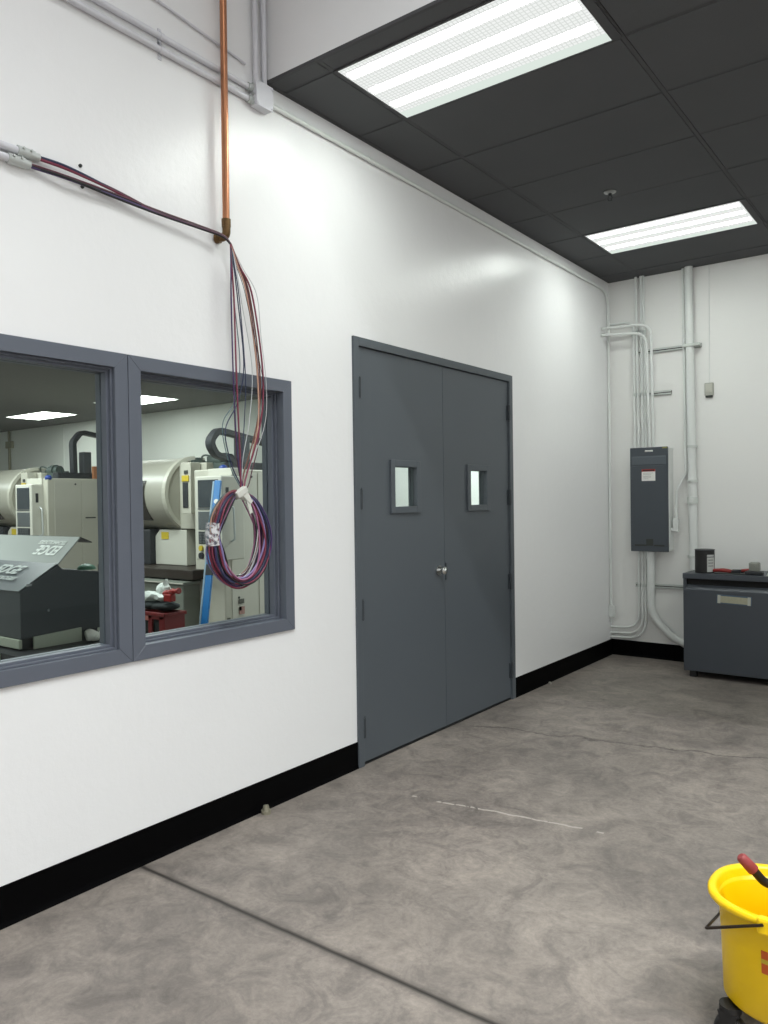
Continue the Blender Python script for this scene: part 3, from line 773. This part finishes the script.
fp.prism([(cy0+.018, .752), (cy0-.002, .752), (cy0+.004, .758), (cy0+.03, .790), (cy0+.034, .787)], 'x', cx0+tk, cx1-tk)
fp = fp.build('front_panel', M_cab, cab)
MB().box((cx0+tk, cy0+.035, .742), (cx1-tk, cy0+.05, cz1-.046)).build('slot_back', M_gap, cab)
lm = MB(); ML = Matrix.Translation((1.266, cy0-.0055, .682)) @ Matrix.Rotation(.030, 4, 'Y')
lm.box((-.135, -.0008, -.037), (.135, .0015, .037), mi=1, M=ML).box((-.124, -.0016, -.029), (.124, .0005, .026), mi=0, M=ML)
lm.box((-.128, -.0020, -.036), (-.105, .0003, .032), mi=2, M=ML).box((.105, -.0020, -.036), (.128, .0003, .032), mi=2, M=ML)
lm.build('taped_card', [M_tag, M_tape_b, mat('grey_tape', '#b5b8ae', .6)], fp)
for (x, y) in ((cx0+.07, cy0+.05), (cx1-.07, cy0+.05), (cx0+.07, cy1-.06), (cx1-.07, cy1-.06)):
    MB().box((x-.028, y-.028, 0), (x+.028, y+.028, cz0+.004), .003).build('foot', M_black, cab)

ct = cz1+.0005
can = thing('can', (1.01, 6.96, ct), 'black and white cylindrical can standing on the left end of the cabinet', 'can')
MB().cyl((1.008, 6.96, ct), (1.008, 6.96, ct+.198), .0785, 40).build('body', M_black, can)
m = MB()
def arcpatch(m, cxx, cyy, r, a0, a1, z0, z1, mi=0, n=10):
    for k2 in range(n):
        p, q = a0+(a1-a0)*k2/n, a0+(a1-a0)*(k2+1)/n
        m.quad([(cxx+r*math.cos(p), cyy+r*math.sin(p), z0), (cxx+r*math.cos(q), cyy+r*math.sin(q), z0), (cxx+r*math.cos(q), cyy+r*math.sin(q), z1), (cxx+r*math.cos(p), cyy+r*math.sin(p), z1)], mi)
arcpatch(m, 1.008, 6.96, .0793, math.radians(-62), math.radians(-8), ct+.012, ct+.158, 0)
arcpatch(m, 1.008, 6.96, .0797, math.radians(-62), math.radians(-8), ct+.135, ct+.142, 1)
for z in (.06, .085, .11): arcpatch(m, 1.008, 6.96, .0797, math.radians(-55), math.radians(-20), ct+z, ct+z+.006, 1)
m.build('paper_label', [mat('pale_grey_label', '#b9bcb9', .6), M_key], can)
MB().tube([(1.008+.078*math.cos(a), 6.96+.078*math.sin(a), ct+.198) for a in [2*PI*k2/40 for k2 in range(40)]], .004, 8, closed=True).build('rim', M_key, can)

def pliers(label, x, y, rot, L=.21, name='pliers'):
    t = thing(name, (x, y, ct), label, 'hand tool', 'red handled tools on the cabinet')
    M = Matrix.Translation((x, y, ct+.022)) @ Matrix.Rotation(rot, 4, 'Z')
    for sgn in (-1, 1):
        pts = [M @ Vector(p) for p in ((-.02, sgn*.004, 0), (.02, sgn*.016, .004), (.07, sgn*.028, .006), (L*.72, sgn*.020, 0))]
        MB().tube(spline(pts, 6), .014, 10, rad=None).build('handle', M_tool_red, t)
    j = MB().prism([(-.09, -.004), (-.03, -.018), (0, -.016), (0, .016), (-.03, .018), (-.09, .004)], 'z', -.018, .010)
    bmesh.ops.transform(j.bm, matrix=M, verts=j.bm.verts)
    j.build('jaw', M_dark, t)
    return t
pliers('red handled pliers lying beside the can on the cabinet', 1.215, 6.93, 2.9)
pliers('red handled pliers lying in the middle of the cabinet tools', 1.305, 7.03, .15, .15)
o = thing('tool_battery', (1.405, 6.95, ct), 'grey and black block tool at the right of the red pliers', 'hand tool')
MB().box((1.365, 6.91, ct+.03), (1.445, 6.98, ct+.105), .012).cyl((1.405, 6.906, ct+.07), (1.405, 6.912, ct+.07), .016, 16).build('body', mat('grey_tool_body', '#84867f', .5), o)
MB().box((1.335, 6.90, ct), (1.47, 6.99, ct+.032), .010).build('base', M_dark, o)
o = MB()
for k2 in range(5): o.box((1.50+.002*k2, 6.90+.004*k2, ct+.005*k2), (1.72+.002*k2, 7.15, ct+.004+.005*k2), .0012)
o.ball((1.56, 6.95, ct+.036), .025, (1.6, 1, .5), noise=.2)
tag(o.build('paper_stack', M_white), 'white papers on the cabinet at the right edge of the view', 'paper')
o = MB().tube(spline([(1.10, 6.90, ct+.005), (1.2, 6.885, ct+.005), (1.30, 6.895, ct+.005), (1.36, 6.882, ct+.005)], 6), .0045, 8)
o.box((1.10, 6.895, ct), (1.34, 6.925, ct+.010), .003)
tag(o.build('steel_rod', M_slot), 'thin dark metal bar lying along the front of the cabinet top', 'hand tool')

# small plug at the foot of the wall
o = MB().cyl((.038, 2.69, 0), (.038, 2.69, .018), .024, 20).cyl((.038, 2.69, .018), (.038, 2.69, .040), .018, 16, r2=.013)
tag(o.build('floor_plug', mat('dull_brass_plug', '#8f8b7a', .5, .4)), 'small dull brass stub on the floor against the black baseboard', 'floor plug')
o = MB().cyl((.035, 5.95, 0), (.035, 5.95, .010), .014, 16).ball((.035, 5.95, .011), .011, sub=2)
tag(o.build('floor_plug', mat('pale_plug', '#a3a097', .5)), 'tiny pale stub on the floor beyond the double door', 'floor plug')

# ------------------------------------------------------------------ mop bucket
BX, BY = 2.459, 2.392
def sup(cx, cy, a, b, z, n=48, e=2.6):
    out = []
    for k2 in range(n):
        th = 2*PI*k2/n; c2, s2 = math.cos(th), math.sin(th)
        out.append((cx+a*math.copysign(abs(c2)**(2/e), c2), cy+b*math.copysign(abs(s2)**(2/e), s2), z))
    return out
bk = thing('mop_bucket', (BX, BY, 0), 'yellow wheeled mop bucket in the lower right foreground', 'bucket')
BA, BB = .246, .186
def RR(d, z, e=2.4): return sup(BX, BY, BA-d, BB-d, z, e=e)
rings = [RR(.10, .112), RR(.052, .115), RR(.040, .130), RR(.034, .30), RR(.028, .396), RR(.006, .400), RR(0, .408), RR(0, .418), RR(.006, .424), RR(.017, .424), RR(.024, .415), RR(.042, .30), RR(.056, .14), RR(.12, .130)]
MB().loft(rings, caps=(True, True)).build('tub', M_yel, bk)
# moulded pivot lugs on both long sides
for sgn in (-1, 1):
    y0 = BY+sgn*.166
    MB().box((2.376, min(y0, y0+sgn*.026), .385), (2.45, max(y0, y0+sgn*.026), .432), .008).build('pivot_lug', M_yel, bk)
bail = [(2.392, BY-.195, .417), (2.229, 2.276, .321), (2.222, 2.46, .282), (2.392, BY+.195, .417)]
MB().tube(fillet(bail, .012, 5), .0042, 10).build('bail_handle', M_wire, bk)
lab = MB(); 
def side(a, b, th, z, e=2.4, off=.0015):
    c2, s2 = math.cos(th), math.sin(th)
    return (BX+(a+off)*math.copysign(abs(c2)**(2/e), c2), BY+(b+off)*math.copysign(abs(s2)**(2/e), s2), z)
for z0, z1, mi in ((.262, .325, 0), (.290, .302, 1)):
    for k2 in range(14):
        t0, t1 = -1.885+.62*k2/14, -1.885+.62*(k2+1)/14
        def ab(z): f = (z-.13)/.17; return BA-.040+.006*f, BB-.040+.006*f
        of = .0018 if mi == 0 else .0024
        A, Bq = ab(z0), ab(z1)
        lab.quad([side(*A, t0, z0, off=of), side(*A, t1, z0, off=of), side(*Bq, t1, z1, off=of), side(*Bq, t0, z1, off=of)], mi)
lab.build('sticker', [M_orange, M_ysticker], bk)
for i, (dx, dy) in enumerate(((-.172, -.090), (-.172, .090), (.172, -.090), (.172, .090))):
    x, y = BX+dx, BY+dy
    f = MB().cyl((x, y, .098), (x, y, .114), .030, 20).box((x-.028, y-.018, .085), (x+.028, y+.018, .102), .006)
    for s2 in (-1, 1): f.prism([(x-.030, .098), (x+.022, .098), (x+.010, .036), (x-.012, .036)], 'y', y+s2*.020-.003, y+s2*.020+.003)
    f = f.build('caster', M_black, bk)
    w = MB().tube([(x+0, y-.014, .043), (x, y-.010, .043), (x, y+.010, .043), (x, y+.014, .043)], .04, 28, rad=[.036, .043, .043, .036])
    w.cyl((x, y-.0175, .043), (x, y+.0175, .043), .020, 20, mi=1)
    w = w.build('wheel', [M_wheel, M_grey], f)
# wringer that hangs on the rim; only its handle reaches into view
wr = thing('mop_wringer', (2.60, BY, .42), 'mop wringer lever with a worn red grip above the yellow bucket', 'wringer')
m = MB()
m.prism([(2.545, .30), (2.70, .30), (2.725, .56), (2.525, .56)], 'y', BY-.17, BY-.155).prism([(2.545, .30), (2.70, .30), (2.725, .56), (2.525, .56)], 'y', BY+.155, BY+.17)
m.prism([(2.70, .30), (2.713, .30), (2.738, .56), (2.725, .56)], 'y', BY-.17, BY+.17).prism([(2.532, .30), (2.545, .30), (2.525, .56), (2.512, .56)], 'y', BY-.17, BY+.17)
m.box((2.545, BY-.17, .29), (2.70, BY+.17, .302))
m.build('housing', M_yel, wr)
MB().tube(fillet([(2.331, 2.3615, .489), (2.362, 2.385, .442), (2.45, 2.42, .432), (2.62, BY+.185, .455), (2.65, BY+.185, .455)], .05), .0125, 14).build('lever', M_black, wr)
o = MB().tube([(2.306, 2.343, .5215), (2.309, 2.345, .5175), (2.325, 2.357, .496), (2.335, 2.365, .482)], .016, 16, rad=[.009, .0145, .0160, .0165]).build('grip', M_grip, wr); o['label'] = 'worn red grip'

# ------------------------------------------------------------------ machine room: bar feeder
XE = -1.95
bf = thing('bar_feeder', (-3.2, 2.8, 0), 'charcoal bar feeder with its lid raised, nearest behind the left window', 'machine')
L0 = -4.7
prof = [(2.510, .70), (2.510, .998), (2.770, 1.152), (2.803, 1.118), (3.085, 1.085), (3.085, .70)]
hb = MB().prism(prof, 'x', L0, XE, bev=.004).build('housing', M_gunm, bf)
MB().prism([(2.505, .996), (2.767, 1.153), (2.763, 1.160), (2.501, 1.003)], 'x', L0, XE-.004, bev=.001).build('front_cover', mat('dark_grey_cover', '#4d5356', .4, spec=.5), bf)
# raised lid: a slab continuing the slope up and back, with a folded flange
lid = MB().prism([(2.765, 1.156), (2.930, 1.328), (2.936, 1.322), (2.771, 1.150)], 'x', L0, XE+.0).build('lid', M_gunl, bf)
MB().prism([(2.930, 1.329), (3.020, 1.290), (3.018, 1.284), (2.928, 1.322)], 'x', L0, XE).build('lid_flange', M_dark, lid)
def put_text(body, size, origin, ux, uz, mt, parent, shear=.25, bold=0., sx=1.):
    me = text_mesh(body, size, shear, bold)
    ux, uz = Vector(ux).normalized(), Vector(uz).normalized(); n = ux.cross(uz)
    M = Matrix((ux*sx, uz, n)).transposed().to_4x4(); M.translation = Vector(origin)
    me.transform(M); me.materials.append(mt)
    o = bpy.data.objects.new('lettering', me); C.objects.link(o); o.parent = parent
    o.matrix_parent_inverse = parent.matrix_world.inverted() if parent.type == 'MESH' else Matrix.Translation(-parent.location)
    return o
nrm = Vector((0, -.155, .26)).normalized()
up1 = Vector((0, .26, .155)).normalized()
base = Vector((0, 2.632, 1.079))+nrm*.0105
put_text('EDGE', .128, base+Vector((-2.40, 0, 0))+up1*.045, (1, 0, 0), up1, M_letter3, bf, .3, .003)
put_text('TECHNOLOGIES', .052, base+Vector((-2.36, 0, 0))-up1*.045, (1, 0, 0), up1, M_letter3, bf, .3, .001)
up2 = Vector((0, .165, .172)).normalized(); n2 = Vector((0, -.172, .165)).normalized()
b2_ = Vector((0, 2.848, 1.2415))+n2*.0025
put_text('EDGE', .115, b2_+Vector((-2.19, 0, 0))-up2*.004, (-1, 0, 0), -up2, M_letter, bf, .3, .003)
put_text('TECHNOLOGIES', .046, b2_+Vector((-2.21, 0, 0))+up2*.062, (-1, 0, 0), -up2, M_letter, bf, .3, .001)
MB().cyl((XE, 2.693, .862), (XE+.006, 2.693, .862), .009, 14).build('latch', M_chrome, bf)
MB().box((XE-.002, 2.55, 1.03), (XE+.006, 2.585, 1.045)).build('clip', M_chrome, bf)
m = MB().prism([(2.49, .690), (2.60, .708), (2.60, .628), (2.49, .630)], 'x', XE-.01, XE+.005)
MB().box((L0, 2.49, .640), (XE+.012, 2.512, .697), .003).build('front_trim', M_feedtrim, bf)
MB().prism([(2.585, .628), (2.585, .706), (2.918, .722), (2.918, .630)], 'x', XE+.004, XE+.020, bev=.002).build('end_trim', M_feedtrim, bf)
MB().box((L0, 2.40, .575), (-1.72, 3.12, .628), .004).build('tray', M_dark, bf)
MB().box((L0, 2.36, .548), (-1.99, 2.40, .628), .003).build('tray_lip', M_feedtrim, bf)
MB().box((L0, 2.52, .628), (XE-.02, 3.06, .71)).build('bed', M_dark, bf)
for x in (-1.95, -3.3, -4.5): MB().box((x-.12, 2.5, 0), (x+.12, 3.0, .58), .006).build('pedestal', M_gunm, bf)

o = MB().tube(spline([(-1.86, 2.905, .672), (-1.85, 2.94, .678), (-1.845, 2.98, .676), (-1.84, 3.02, .668)], 5), .033, 14, rad=[.026+.014*math.sin(k2*.35+.5) for k2 in range(16)])
o.ball((-1.84, 3.02, .668), .034, (1, .8, 1), noise=.2); o.ball((-1.85, 2.96, .660), .031, (1.2, 1.3, .9), noise=.2)
tag(o.build('rag', M_rag), 'rolled white rag on the tray at the end of the charcoal bar feeder', 'rag')
o = MB().tube([(-2.04, 3.03, z) for z in (1.0985, 1.112, 1.122, 1.131, 1.137)], .06, 24, rad=[.062, .060, .050, .034, .014])
o = o.build('green_cap', M_green); tag(o, 'green rounded cap on the back of the charcoal bar feeder', 'cap')

# ------------------------------------------------------------------ machine room: two lathes in a row
def lathe(xe, label, chain_pts, column, chain_w=.09, pdx=0.):
    r = thing('lathe', (xe-1.3, 5.9, 0), label, 'machine', 'beige lathes in the machine room')
    m = MB()
    m.box((xe-.43, 5.0, .10), (xe, 6.85, 1.872), .012)
    m.box((xe-1.95, 5.42, .10), (xe-.43, 6.85, 1.93), .012)
    m.box((xe-.86, 5.16, 1.28), (xe-.43, 5.45, 1.955), .008)
    m.build('body', M_beige, r)
    MB().box((xe-1.9, 5.1, 0), (xe-.05, 6.75, .10)).build('base', M_dark, r)
    # end panels with seams and small fixings
    ep_ = MB().box((xe-.003, 5.085, .24), (xe+.006, 5.43, 1.84), .003).box((xe-.003, 5.445, .24), (xe+.006, 6.2, 1.84), .003)
    ep_ = ep_.build('end_panel', M_end if xe < -5 else M_beige2, r)
    for (a, z) in ((5.36, 1.80), (5.17, .62), (5.40, .30), (5.5, 1.1)): MB().cyl((xe+.005, a, z), (xe+.010, a, z), .012, 10).build('fixing', M_dark, ep_)
    MB().box((xe+.005, 5.49, 1.375), (xe+.008, 5.63, 1.392)).build('nameplate', M_slot, ep_)
    # curved sliding door with axis along x
    prof = []
    cy_, cz_, rr = 5.36, 1.645, .385
    for k2 in range(25):
        a = PI/2+PI*k2/24*1.08
        prof.append((cy_+rr*math.cos(a), cz_+rr*math.sin(a)))
    prof += [(5.5, 1.28), (5.5, 2.03)]
    dr = MB().prism(prof, 'x', xe-1.78, xe-.86, smooth=False)
    for f in dr.bm.faces: f.smooth = len(f.verts) == 4
    bmesh.ops.split_edges(dr.bm, edges=[e for e in dr.bm.edges if len({len(f.verts) == 4 for f in e.link_faces}) == 2 or (len(e.link_faces) == 2 and e.calc_face_angle(0) > .6)])
    dr = dr.build('curved_door', M_beige3, r)
    inn = [(cy_+(rr+.012)*math.cos(PI/2+PI*k2/24*1.08), cz_+(rr+.012)*math.sin(PI/2+PI*k2/24*1.08)) for k2 in range(25)]
    out_ = [(cy_+(rr-.03)*math.cos(PI/2+PI*k2/24*1.08), cz_+(rr-.03)*math.sin(PI/2+PI*k2/24*1.08)) for k2 in range(25)]
    MB().prism(inn+out_[::-1], 'x', xe-.90, xe-.845).build('door_rim', M_beige, dr)
    # dark glazed window set in the curve
    wp = [(cy_+(rr+.006)*math.cos(a), cz_+(rr+.006)*math.sin(a)) for a in [PI*.88+PI*.37*k2/8 for k2 in range(9)]]
    wq = [(cy_+(rr-.01)*math.cos(a), cz_+(rr-.01)*math.sin(a)) for a in [PI*.88+PI*.37*k2/8 for k2 in range(9)]]
    MB().prism(wp+wq[::-1], 'x', xe-1.76, xe-1.20).build('door_window', mat('tinted_door_window', '#2c2a26', .25), dr)
    # slotted panel with a yellow sticker
    sp = MB().box((xe-.655, 5.02, 1.44), (xe-.505, 5.15, 1.955), .006).build('slot_panel', M_beige, r)
    MB().box((xe-.625, 5.012, 1.50), (xe-.545, 5.022, 1.755), .003).build('slot', M_dark, sp)
    MB().box((xe-.635, 5.010, 1.765), (xe-.53, 5.021, 1.825), .002).build('sticker', M_ysticker, sp)
    MB().box((xe-.60, 5.012, 1.84), (xe-.545, 5.021, 1.875), .002).build('switch', M_slot, sp)
    # lower front: white guard, dark tray, chip conveyor
    lg = MB().prism([(xe-1.28, .90), (xe-.76, .90), (xe-.76, 1.27), (xe-1.20, 1.27), (xe-1.28, 1.20)], 'y', 5.16, 5.42, bev=.006).build('lower_guard', M_beige2, r)
    MB().box((xe-1.17, 5.154, 1.17), (xe-1.05, 5.162, 1.245), .001).build('sticker', M_ysticker, lg)
    MB().box((xe-1.9, 5.10, .90), (xe-1.29, 5.42, 1.27), .008).build('dark_guard', M_dark, r)
    MB().box((xe-.70, 5.25, .90), (xe-.43, 5.42, 1.30), .004).build('recess', M_olive, r)
    MB().box((xe-1.9, 4.86, .80), (xe-.30, 5.30, .895), .006).build('chip_tray', mat('dark_brown_tray', '#2b231c', .5), r)
    cvv = MB().box((xe-1.9, 4.80, .12), (xe-.37, 5.25, .755), .010).box((xe-1.92, 4.78, .755), (xe-.34, 5.25, .785), .004).build('chip_conveyor', M_conv, r)
    MB().box((xe-1.9, 4.775, .765), (xe-.35, 4.785, .775)).build('conveyor_edge', M_beige2, cvv)
    # hanging control pendant
    px0, px1, py0, py1, pz0, pz1 = xe-.235+pdx, xe+.145+pdx, 4.85, 5.13, 1.005, 1.800
    pd = MB().box((px0, py0, pz0), (px1, py1, pz1), .012).build('control_pendant', M_beige2, r)
    MB().box((px0+.045, py0-.004, 1.50), (px1-.045, py0+.01, 1.765), .004).build('screen', M_screen, pd)
    MB().box((px0+.045, py0-.006, 1.485), (px1-.045, py0+.01, 1.497)).build('screen_ledge', M_key, pd)
    kp = MB().box((px0+.045, py0-.004, 1.29), (px1-.045, py0+.01, 1.465), .003, 0)
    kp.box((px0+.045, py0-.004, 1.155), (px1-.045, py0+.01, 1.275), .003, 1)
    for i in range(5):
        for j in range(4): kp.box((px0+.06+.05*i, py0-.008, 1.165+.026*j), (px0+.095+.05*i, py0-.003, 1.182+.026*j), mi=2)
    kp.build('keypad', [M_key, M_dark, M_key], pd)
    MB().cyl((px0+.09, py0-.022, 1.115), (px0+.09, py0, 1.115), .026, 18).build('dial', M_ysticker, pd)
    MB().cyl((px0+.09, py0-.022, 1.045), (px0+.09, py0, 1.045), .030, 18).build('dial', M_dark, pd)
    MB().tube(fillet([(px1+.0, 4.95, 1.52), (px1+.05, 4.95, 1.50), (px1+.05, 4.96, 1.20), (px1+.0, 4.96, 1.18)], .03), .010, 10).build('handle', M_galv, pd)
    MB().box((px1-.002, 4.90, 1.58), (px1+.004, 4.935, 1.69), .002).build('slot', M_dark, pd)
    MB().box((px0+.04, 4.98, pz1), (px1+.0, 5.12, 1.875), .006).build('pendant_arm', M_beige2, r)
    MB().ball((xe-.03, 5.03, 1.875), .042, (1, 1, .85)).build('beacon', M_navy, r)
    # clutter on top
    top = MB()
    for k2 in range(16):
        x = xe-.62+random.uniform(-.35, .10); y = 5.35+random.uniform(0, .35); s_ = random.uniform(.02, .05)
        top.box((x-s_, y-s_, 1.925), (x+s_, y+s_, 1.945+random.uniform(.01, .10)), .006)
    top.cyl((xe-.42, 5.28, 1.98), (xe-.20, 5.28, 1.98), .055, 18); top.cyl((xe-.36, 5.28, 1.98), (xe-.28, 5.28, 1.98), .07, 18); top.box((xe-.40, 5.22, 1.875), (xe-.22, 5.34, 1.95), .006)
    top.tube(spline([(xe-.66, 5.3, 1.94), (xe-.60, 5.25, 2.02), (xe-.50, 5.24, 2.03), (xe-.40, 5.28, 1.98)], 5), .010, 8)
    top.build('motor', mat('grey_green_motor', '#3d4844', .5), r)
    MB().box((xe-.05, 5.62, 1.872), (xe-.01, 5.74, 2.03), .006).build('terminal_cover', mat('copper_toned_cover', '#a8704c', .5), r)
    MB().box((xe-.16, 5.16, 1.872), (xe-.04, 5.72, 1.945), .006).build('cable_tray', M_dark, r)
    # cable chain
    cpath = fillet(chain_pts, .10, 12)
    ch = MB(); xx = xe-.12
    for a, b2 in zip(cpath, cpath[1:]):
        a, b2 = Vector((xx, a[0], a[1])) if len(a) == 2 else a, Vector((xx, b2[0], b2[1])) if len(b2) == 2 else b2
        d = (b2-a); L_ = d.length
        if L_ < 1e-5: continue
        q = d.to_track_quat('Y', 'Z').to_matrix().to_4x4(); q.translation = (a+b2)/2
        ch.box((-chain_w/2, -L_/2-.004, -.028), (chain_w/2, L_/2+.004, .028), .004, M=q)
    ch.build('cable_chain', M_dark, r)
    y0, y1, z1 = column
    MB().box((xe-.17, y0, 1.93), (xe-.06, y1, z1), .008).build('chain_bracket', M_gunm, r)
    return r
def yz(xe, pts): return [(xe-.12, a, b2) for a, b2 in pts]
lathe(-2.87, 'beige lathe behind the right window with the blue level leaning on it', yz(-2.87, [(5.80, 2.135), (5.35, 2.205), (5.04, 2.250), (4.93, 2.13), (5.01, 2.01), (5.27, 1.955), (5.36, 1.945)]), (5.29, 5.41, 2.20))
lathe(-6.0, 'beige lathe behind the charcoal bar feeder in the left window', yz(-6.0, [(5.42, 1.94), (5.41, 2.33), (5.52, 2.46), (5.9, 2.41)]), (5.52, 5.63, 2.21), pdx=-.24)

# decals on the right lathe's end
m = MB(); xd = -2.862
for (y0, y1, z0, z1, mi) in ((5.16, 5.23, .560, .605, 0), (5.165, 5.235, .455, .530, 1), (5.165, 5.195, .492, .530, 0), (4.99+.02, 5.05, .412, .440, 0)):
    m.box((xd+.004, y0, z0), (xd+.007, y1, z1), mi=mi)
lt = [o for o in C.objects if o.name.startswith('lathe') and abs(o.location.x+4.17) < .01][0]
m.build('decal', [mat('dark_decal', '#55564f', .6), mat('striped_decal', '#a8847c', .6)], lt)

# blue level leaning on the right lathe
bl = thing('spirit_level', (-2.49, 4.3, 0), 'long blue spirit level leaning upright against the right beige lathe', 'level')
bot, topv = Vector((-2.53, 4.385, .004)), Vector((-2.705, 4.79, 1.75))
d = (topv-bot); q = d.to_track_quat('Z', 'Y').to_matrix().to_4x4(); q.translation = bot
MB().box((-.036, -.014, 0), (.026, .014, d.length), .004, M=q).build('rail', M_blue, bl)
MB().box((.026, -.015, .01), (.044, .015, d.length-.01), .003, M=q).build('edge', mat('pale_blue_edge', '#8fa7b8', .4), bl)
MB().cyl(q @ Vector((-.01, -.018, 1.60)), q @ Vector((-.01, .016, 1.60)), .022, 16).build('vial', M_white, bl)
MB().box((-.037, -.016, .92), (.027, .016, 1.02), .003, M=q).build('grip_slot', M_dark, bl)

# red crate with things in it
cr = thing('crate', (-2.62, 4.22, 0), 'red plastic crate on the machine room floor behind the right window', 'crate')
m = MB(); x0, x1, y0, y1, zz = -2.98, -2.58, 4.08, 4.29, .62
for (a, b2) in (((x0, y0, 0.01), (x0+.02, y1, zz)), ((x1-.02, y0, .01), (x1, y1, zz)), ((x0+.02, y1-.02, .01), (x1-.02, y1, zz)), ((x0+.02, y0+.02, .01), (x1-.02, y1-.02, .03))): m.box(a, b2, .004)
# front side built of rails and posts with two openings
for (xa, xb) in ((x0+.02, x0+.08), (-2.81, -2.76), (x1-.08, x1-.02)): m.box((xa, y0, .01), (xb, y0+.02, zz), .004)
for (za, zb) in ((.01, .10), (.32, .40), (.56, zz)): m.box((x0+.02, y0, za), (x1-.02, y0+.02, zb), .004)
m.box((x0-.012, y0-.012, zz-.03), (x1+.012, y0+.002, zz), .004).box((x1, y0-.012, zz-.03), (x1+.012, y1+.012, zz), .004)
m.build('shell', M_crate, cr)
MB().box((-2.86, y0-.006, .545), (-2.80, y0+.001, .585), .003).build('badge', mat('pale_red_badge', '#b06a62', .5), cr)
MB().box((x0+.02, y0+.03, .03), (x1-.02, y1-.03, .575), .02).build('contents', M_cloth, cr)
o = MB()
for (x, y, z, r_, sc) in ((-2.86, 4.18, .668, .10, (1.35, 1.0, .42)), (-2.69, 4.18, .668, .09, (1.7, 1.0, .40)), (-2.74, 4.19, .662, .10, (1.6, 1.0, .38))): o.ball((x, y, z), r_, sc, noise=.10)
tag(o.build('cloth', M_cloth), 'dark folded cloth lying on top of the red crate', 'cloth')
o = MB()
for (x, y, z, r_, sc) in ((-2.90, 4.17, .742, .08, (1.5, 1, .55)), (-2.76, 4.17, .745, .075, (1.4, .9, .55)), (-2.73, 4.19, .80, .055, (1.3, .8, 1.0)), (-2.70, 4.19, .84, .04, (.6, .6, 1.3))): o.ball((x, y, z), r_, sc, noise=.55, sub=2)
for fc in o.bm.faces: fc.smooth = False
tag(o.build('plastic_bag', M_trans), 'crumpled clear plastic bag on the dark cloth over the red crate', 'bag')
o = MB().tube(spline([(-2.66, 4.14, .775), (-2.58, 4.14, .795), (-2.52, 4.14, .805), (-2.46, 4.14, .812)], 5), .02, 10, rad=[.022+.005*math.sin(k2) for k2 in range(16)])
o.box((-2.64, 4.11, .715), (-2.54, 4.17, .78), .01)
tag(o.build('power_tool', M_tool_red), 'red tool lying on the heap above the red crate', 'hand tool')

# conduit with box on the machine room wall
mc = thing('conduit', (-12.56, MRD, 2.0), 'vertical conduit with a small box on the far machine room wall', 'conduit')
MB().tube([(-12.56, MRD-.027, 0), (-12.56, MRD-.027, MRH)], .025, 12).build('tube', M_olive, mc)
MB().box((-12.66, MRD-.06, 2.70), (-12.42, MRD-.001, 2.84), .01).build('box', M_olive, mc)
mt = MB().box((-10.64, MRD-.014, 0), (-10.60, MRD, MRH), .003)
o = mt.build('trim_1', M_mrwall); o['kind'] = 'structure'

# ------------------------------------------------------------------ world, camera, colour
wd = bpy.data.worlds.new('world'); bpy.context.scene.world = wd; wd.use_nodes = True
wd.node_tree.nodes['Background'].inputs[0].default_value = (.8, .82, .85, 1); wd.node_tree.nodes['Background'].inputs[1].default_value = .02

F, YAW, PITCH, ROLL, CXX, CZZ = 776.67, -.6473, -.0141, -.0139, 2.8301, 1.5404
f = Vector((math.sin(YAW)*math.cos(PITCH), math.cos(YAW)*math.cos(PITCH), math.sin(PITCH)))
r0 = Vector((math.cos(YAW), -math.sin(YAW), 0)); u0 = r0.cross(f)
c_, s_ = math.cos(ROLL), math.sin(ROLL)
R, U = r0*c_+u0*s_, u0*c_-r0*s_
cam = bpy.data.cameras.new('camera'); co = bpy.data.objects.new('camera', cam); C.objects.link(co)
Mx = Matrix((R, U, -f)).transposed().to_4x4(); Mx.translation = Vector((CXX, 0, CZZ)); co.matrix_world = Mx
cam.sensor_fit = 'HORIZONTAL'; cam.sensor_width = 36; cam.lens = F*36/768; cam.clip_start = .05
S = bpy.context.scene; S.camera = co
S.view_settings.view_transform = 'Standard'; S.view_settings.look = 'None'; S.view_settings.gamma = 1; S.view_settings.use_curve_mapping = False
S.view_settings.exposure = 0.02
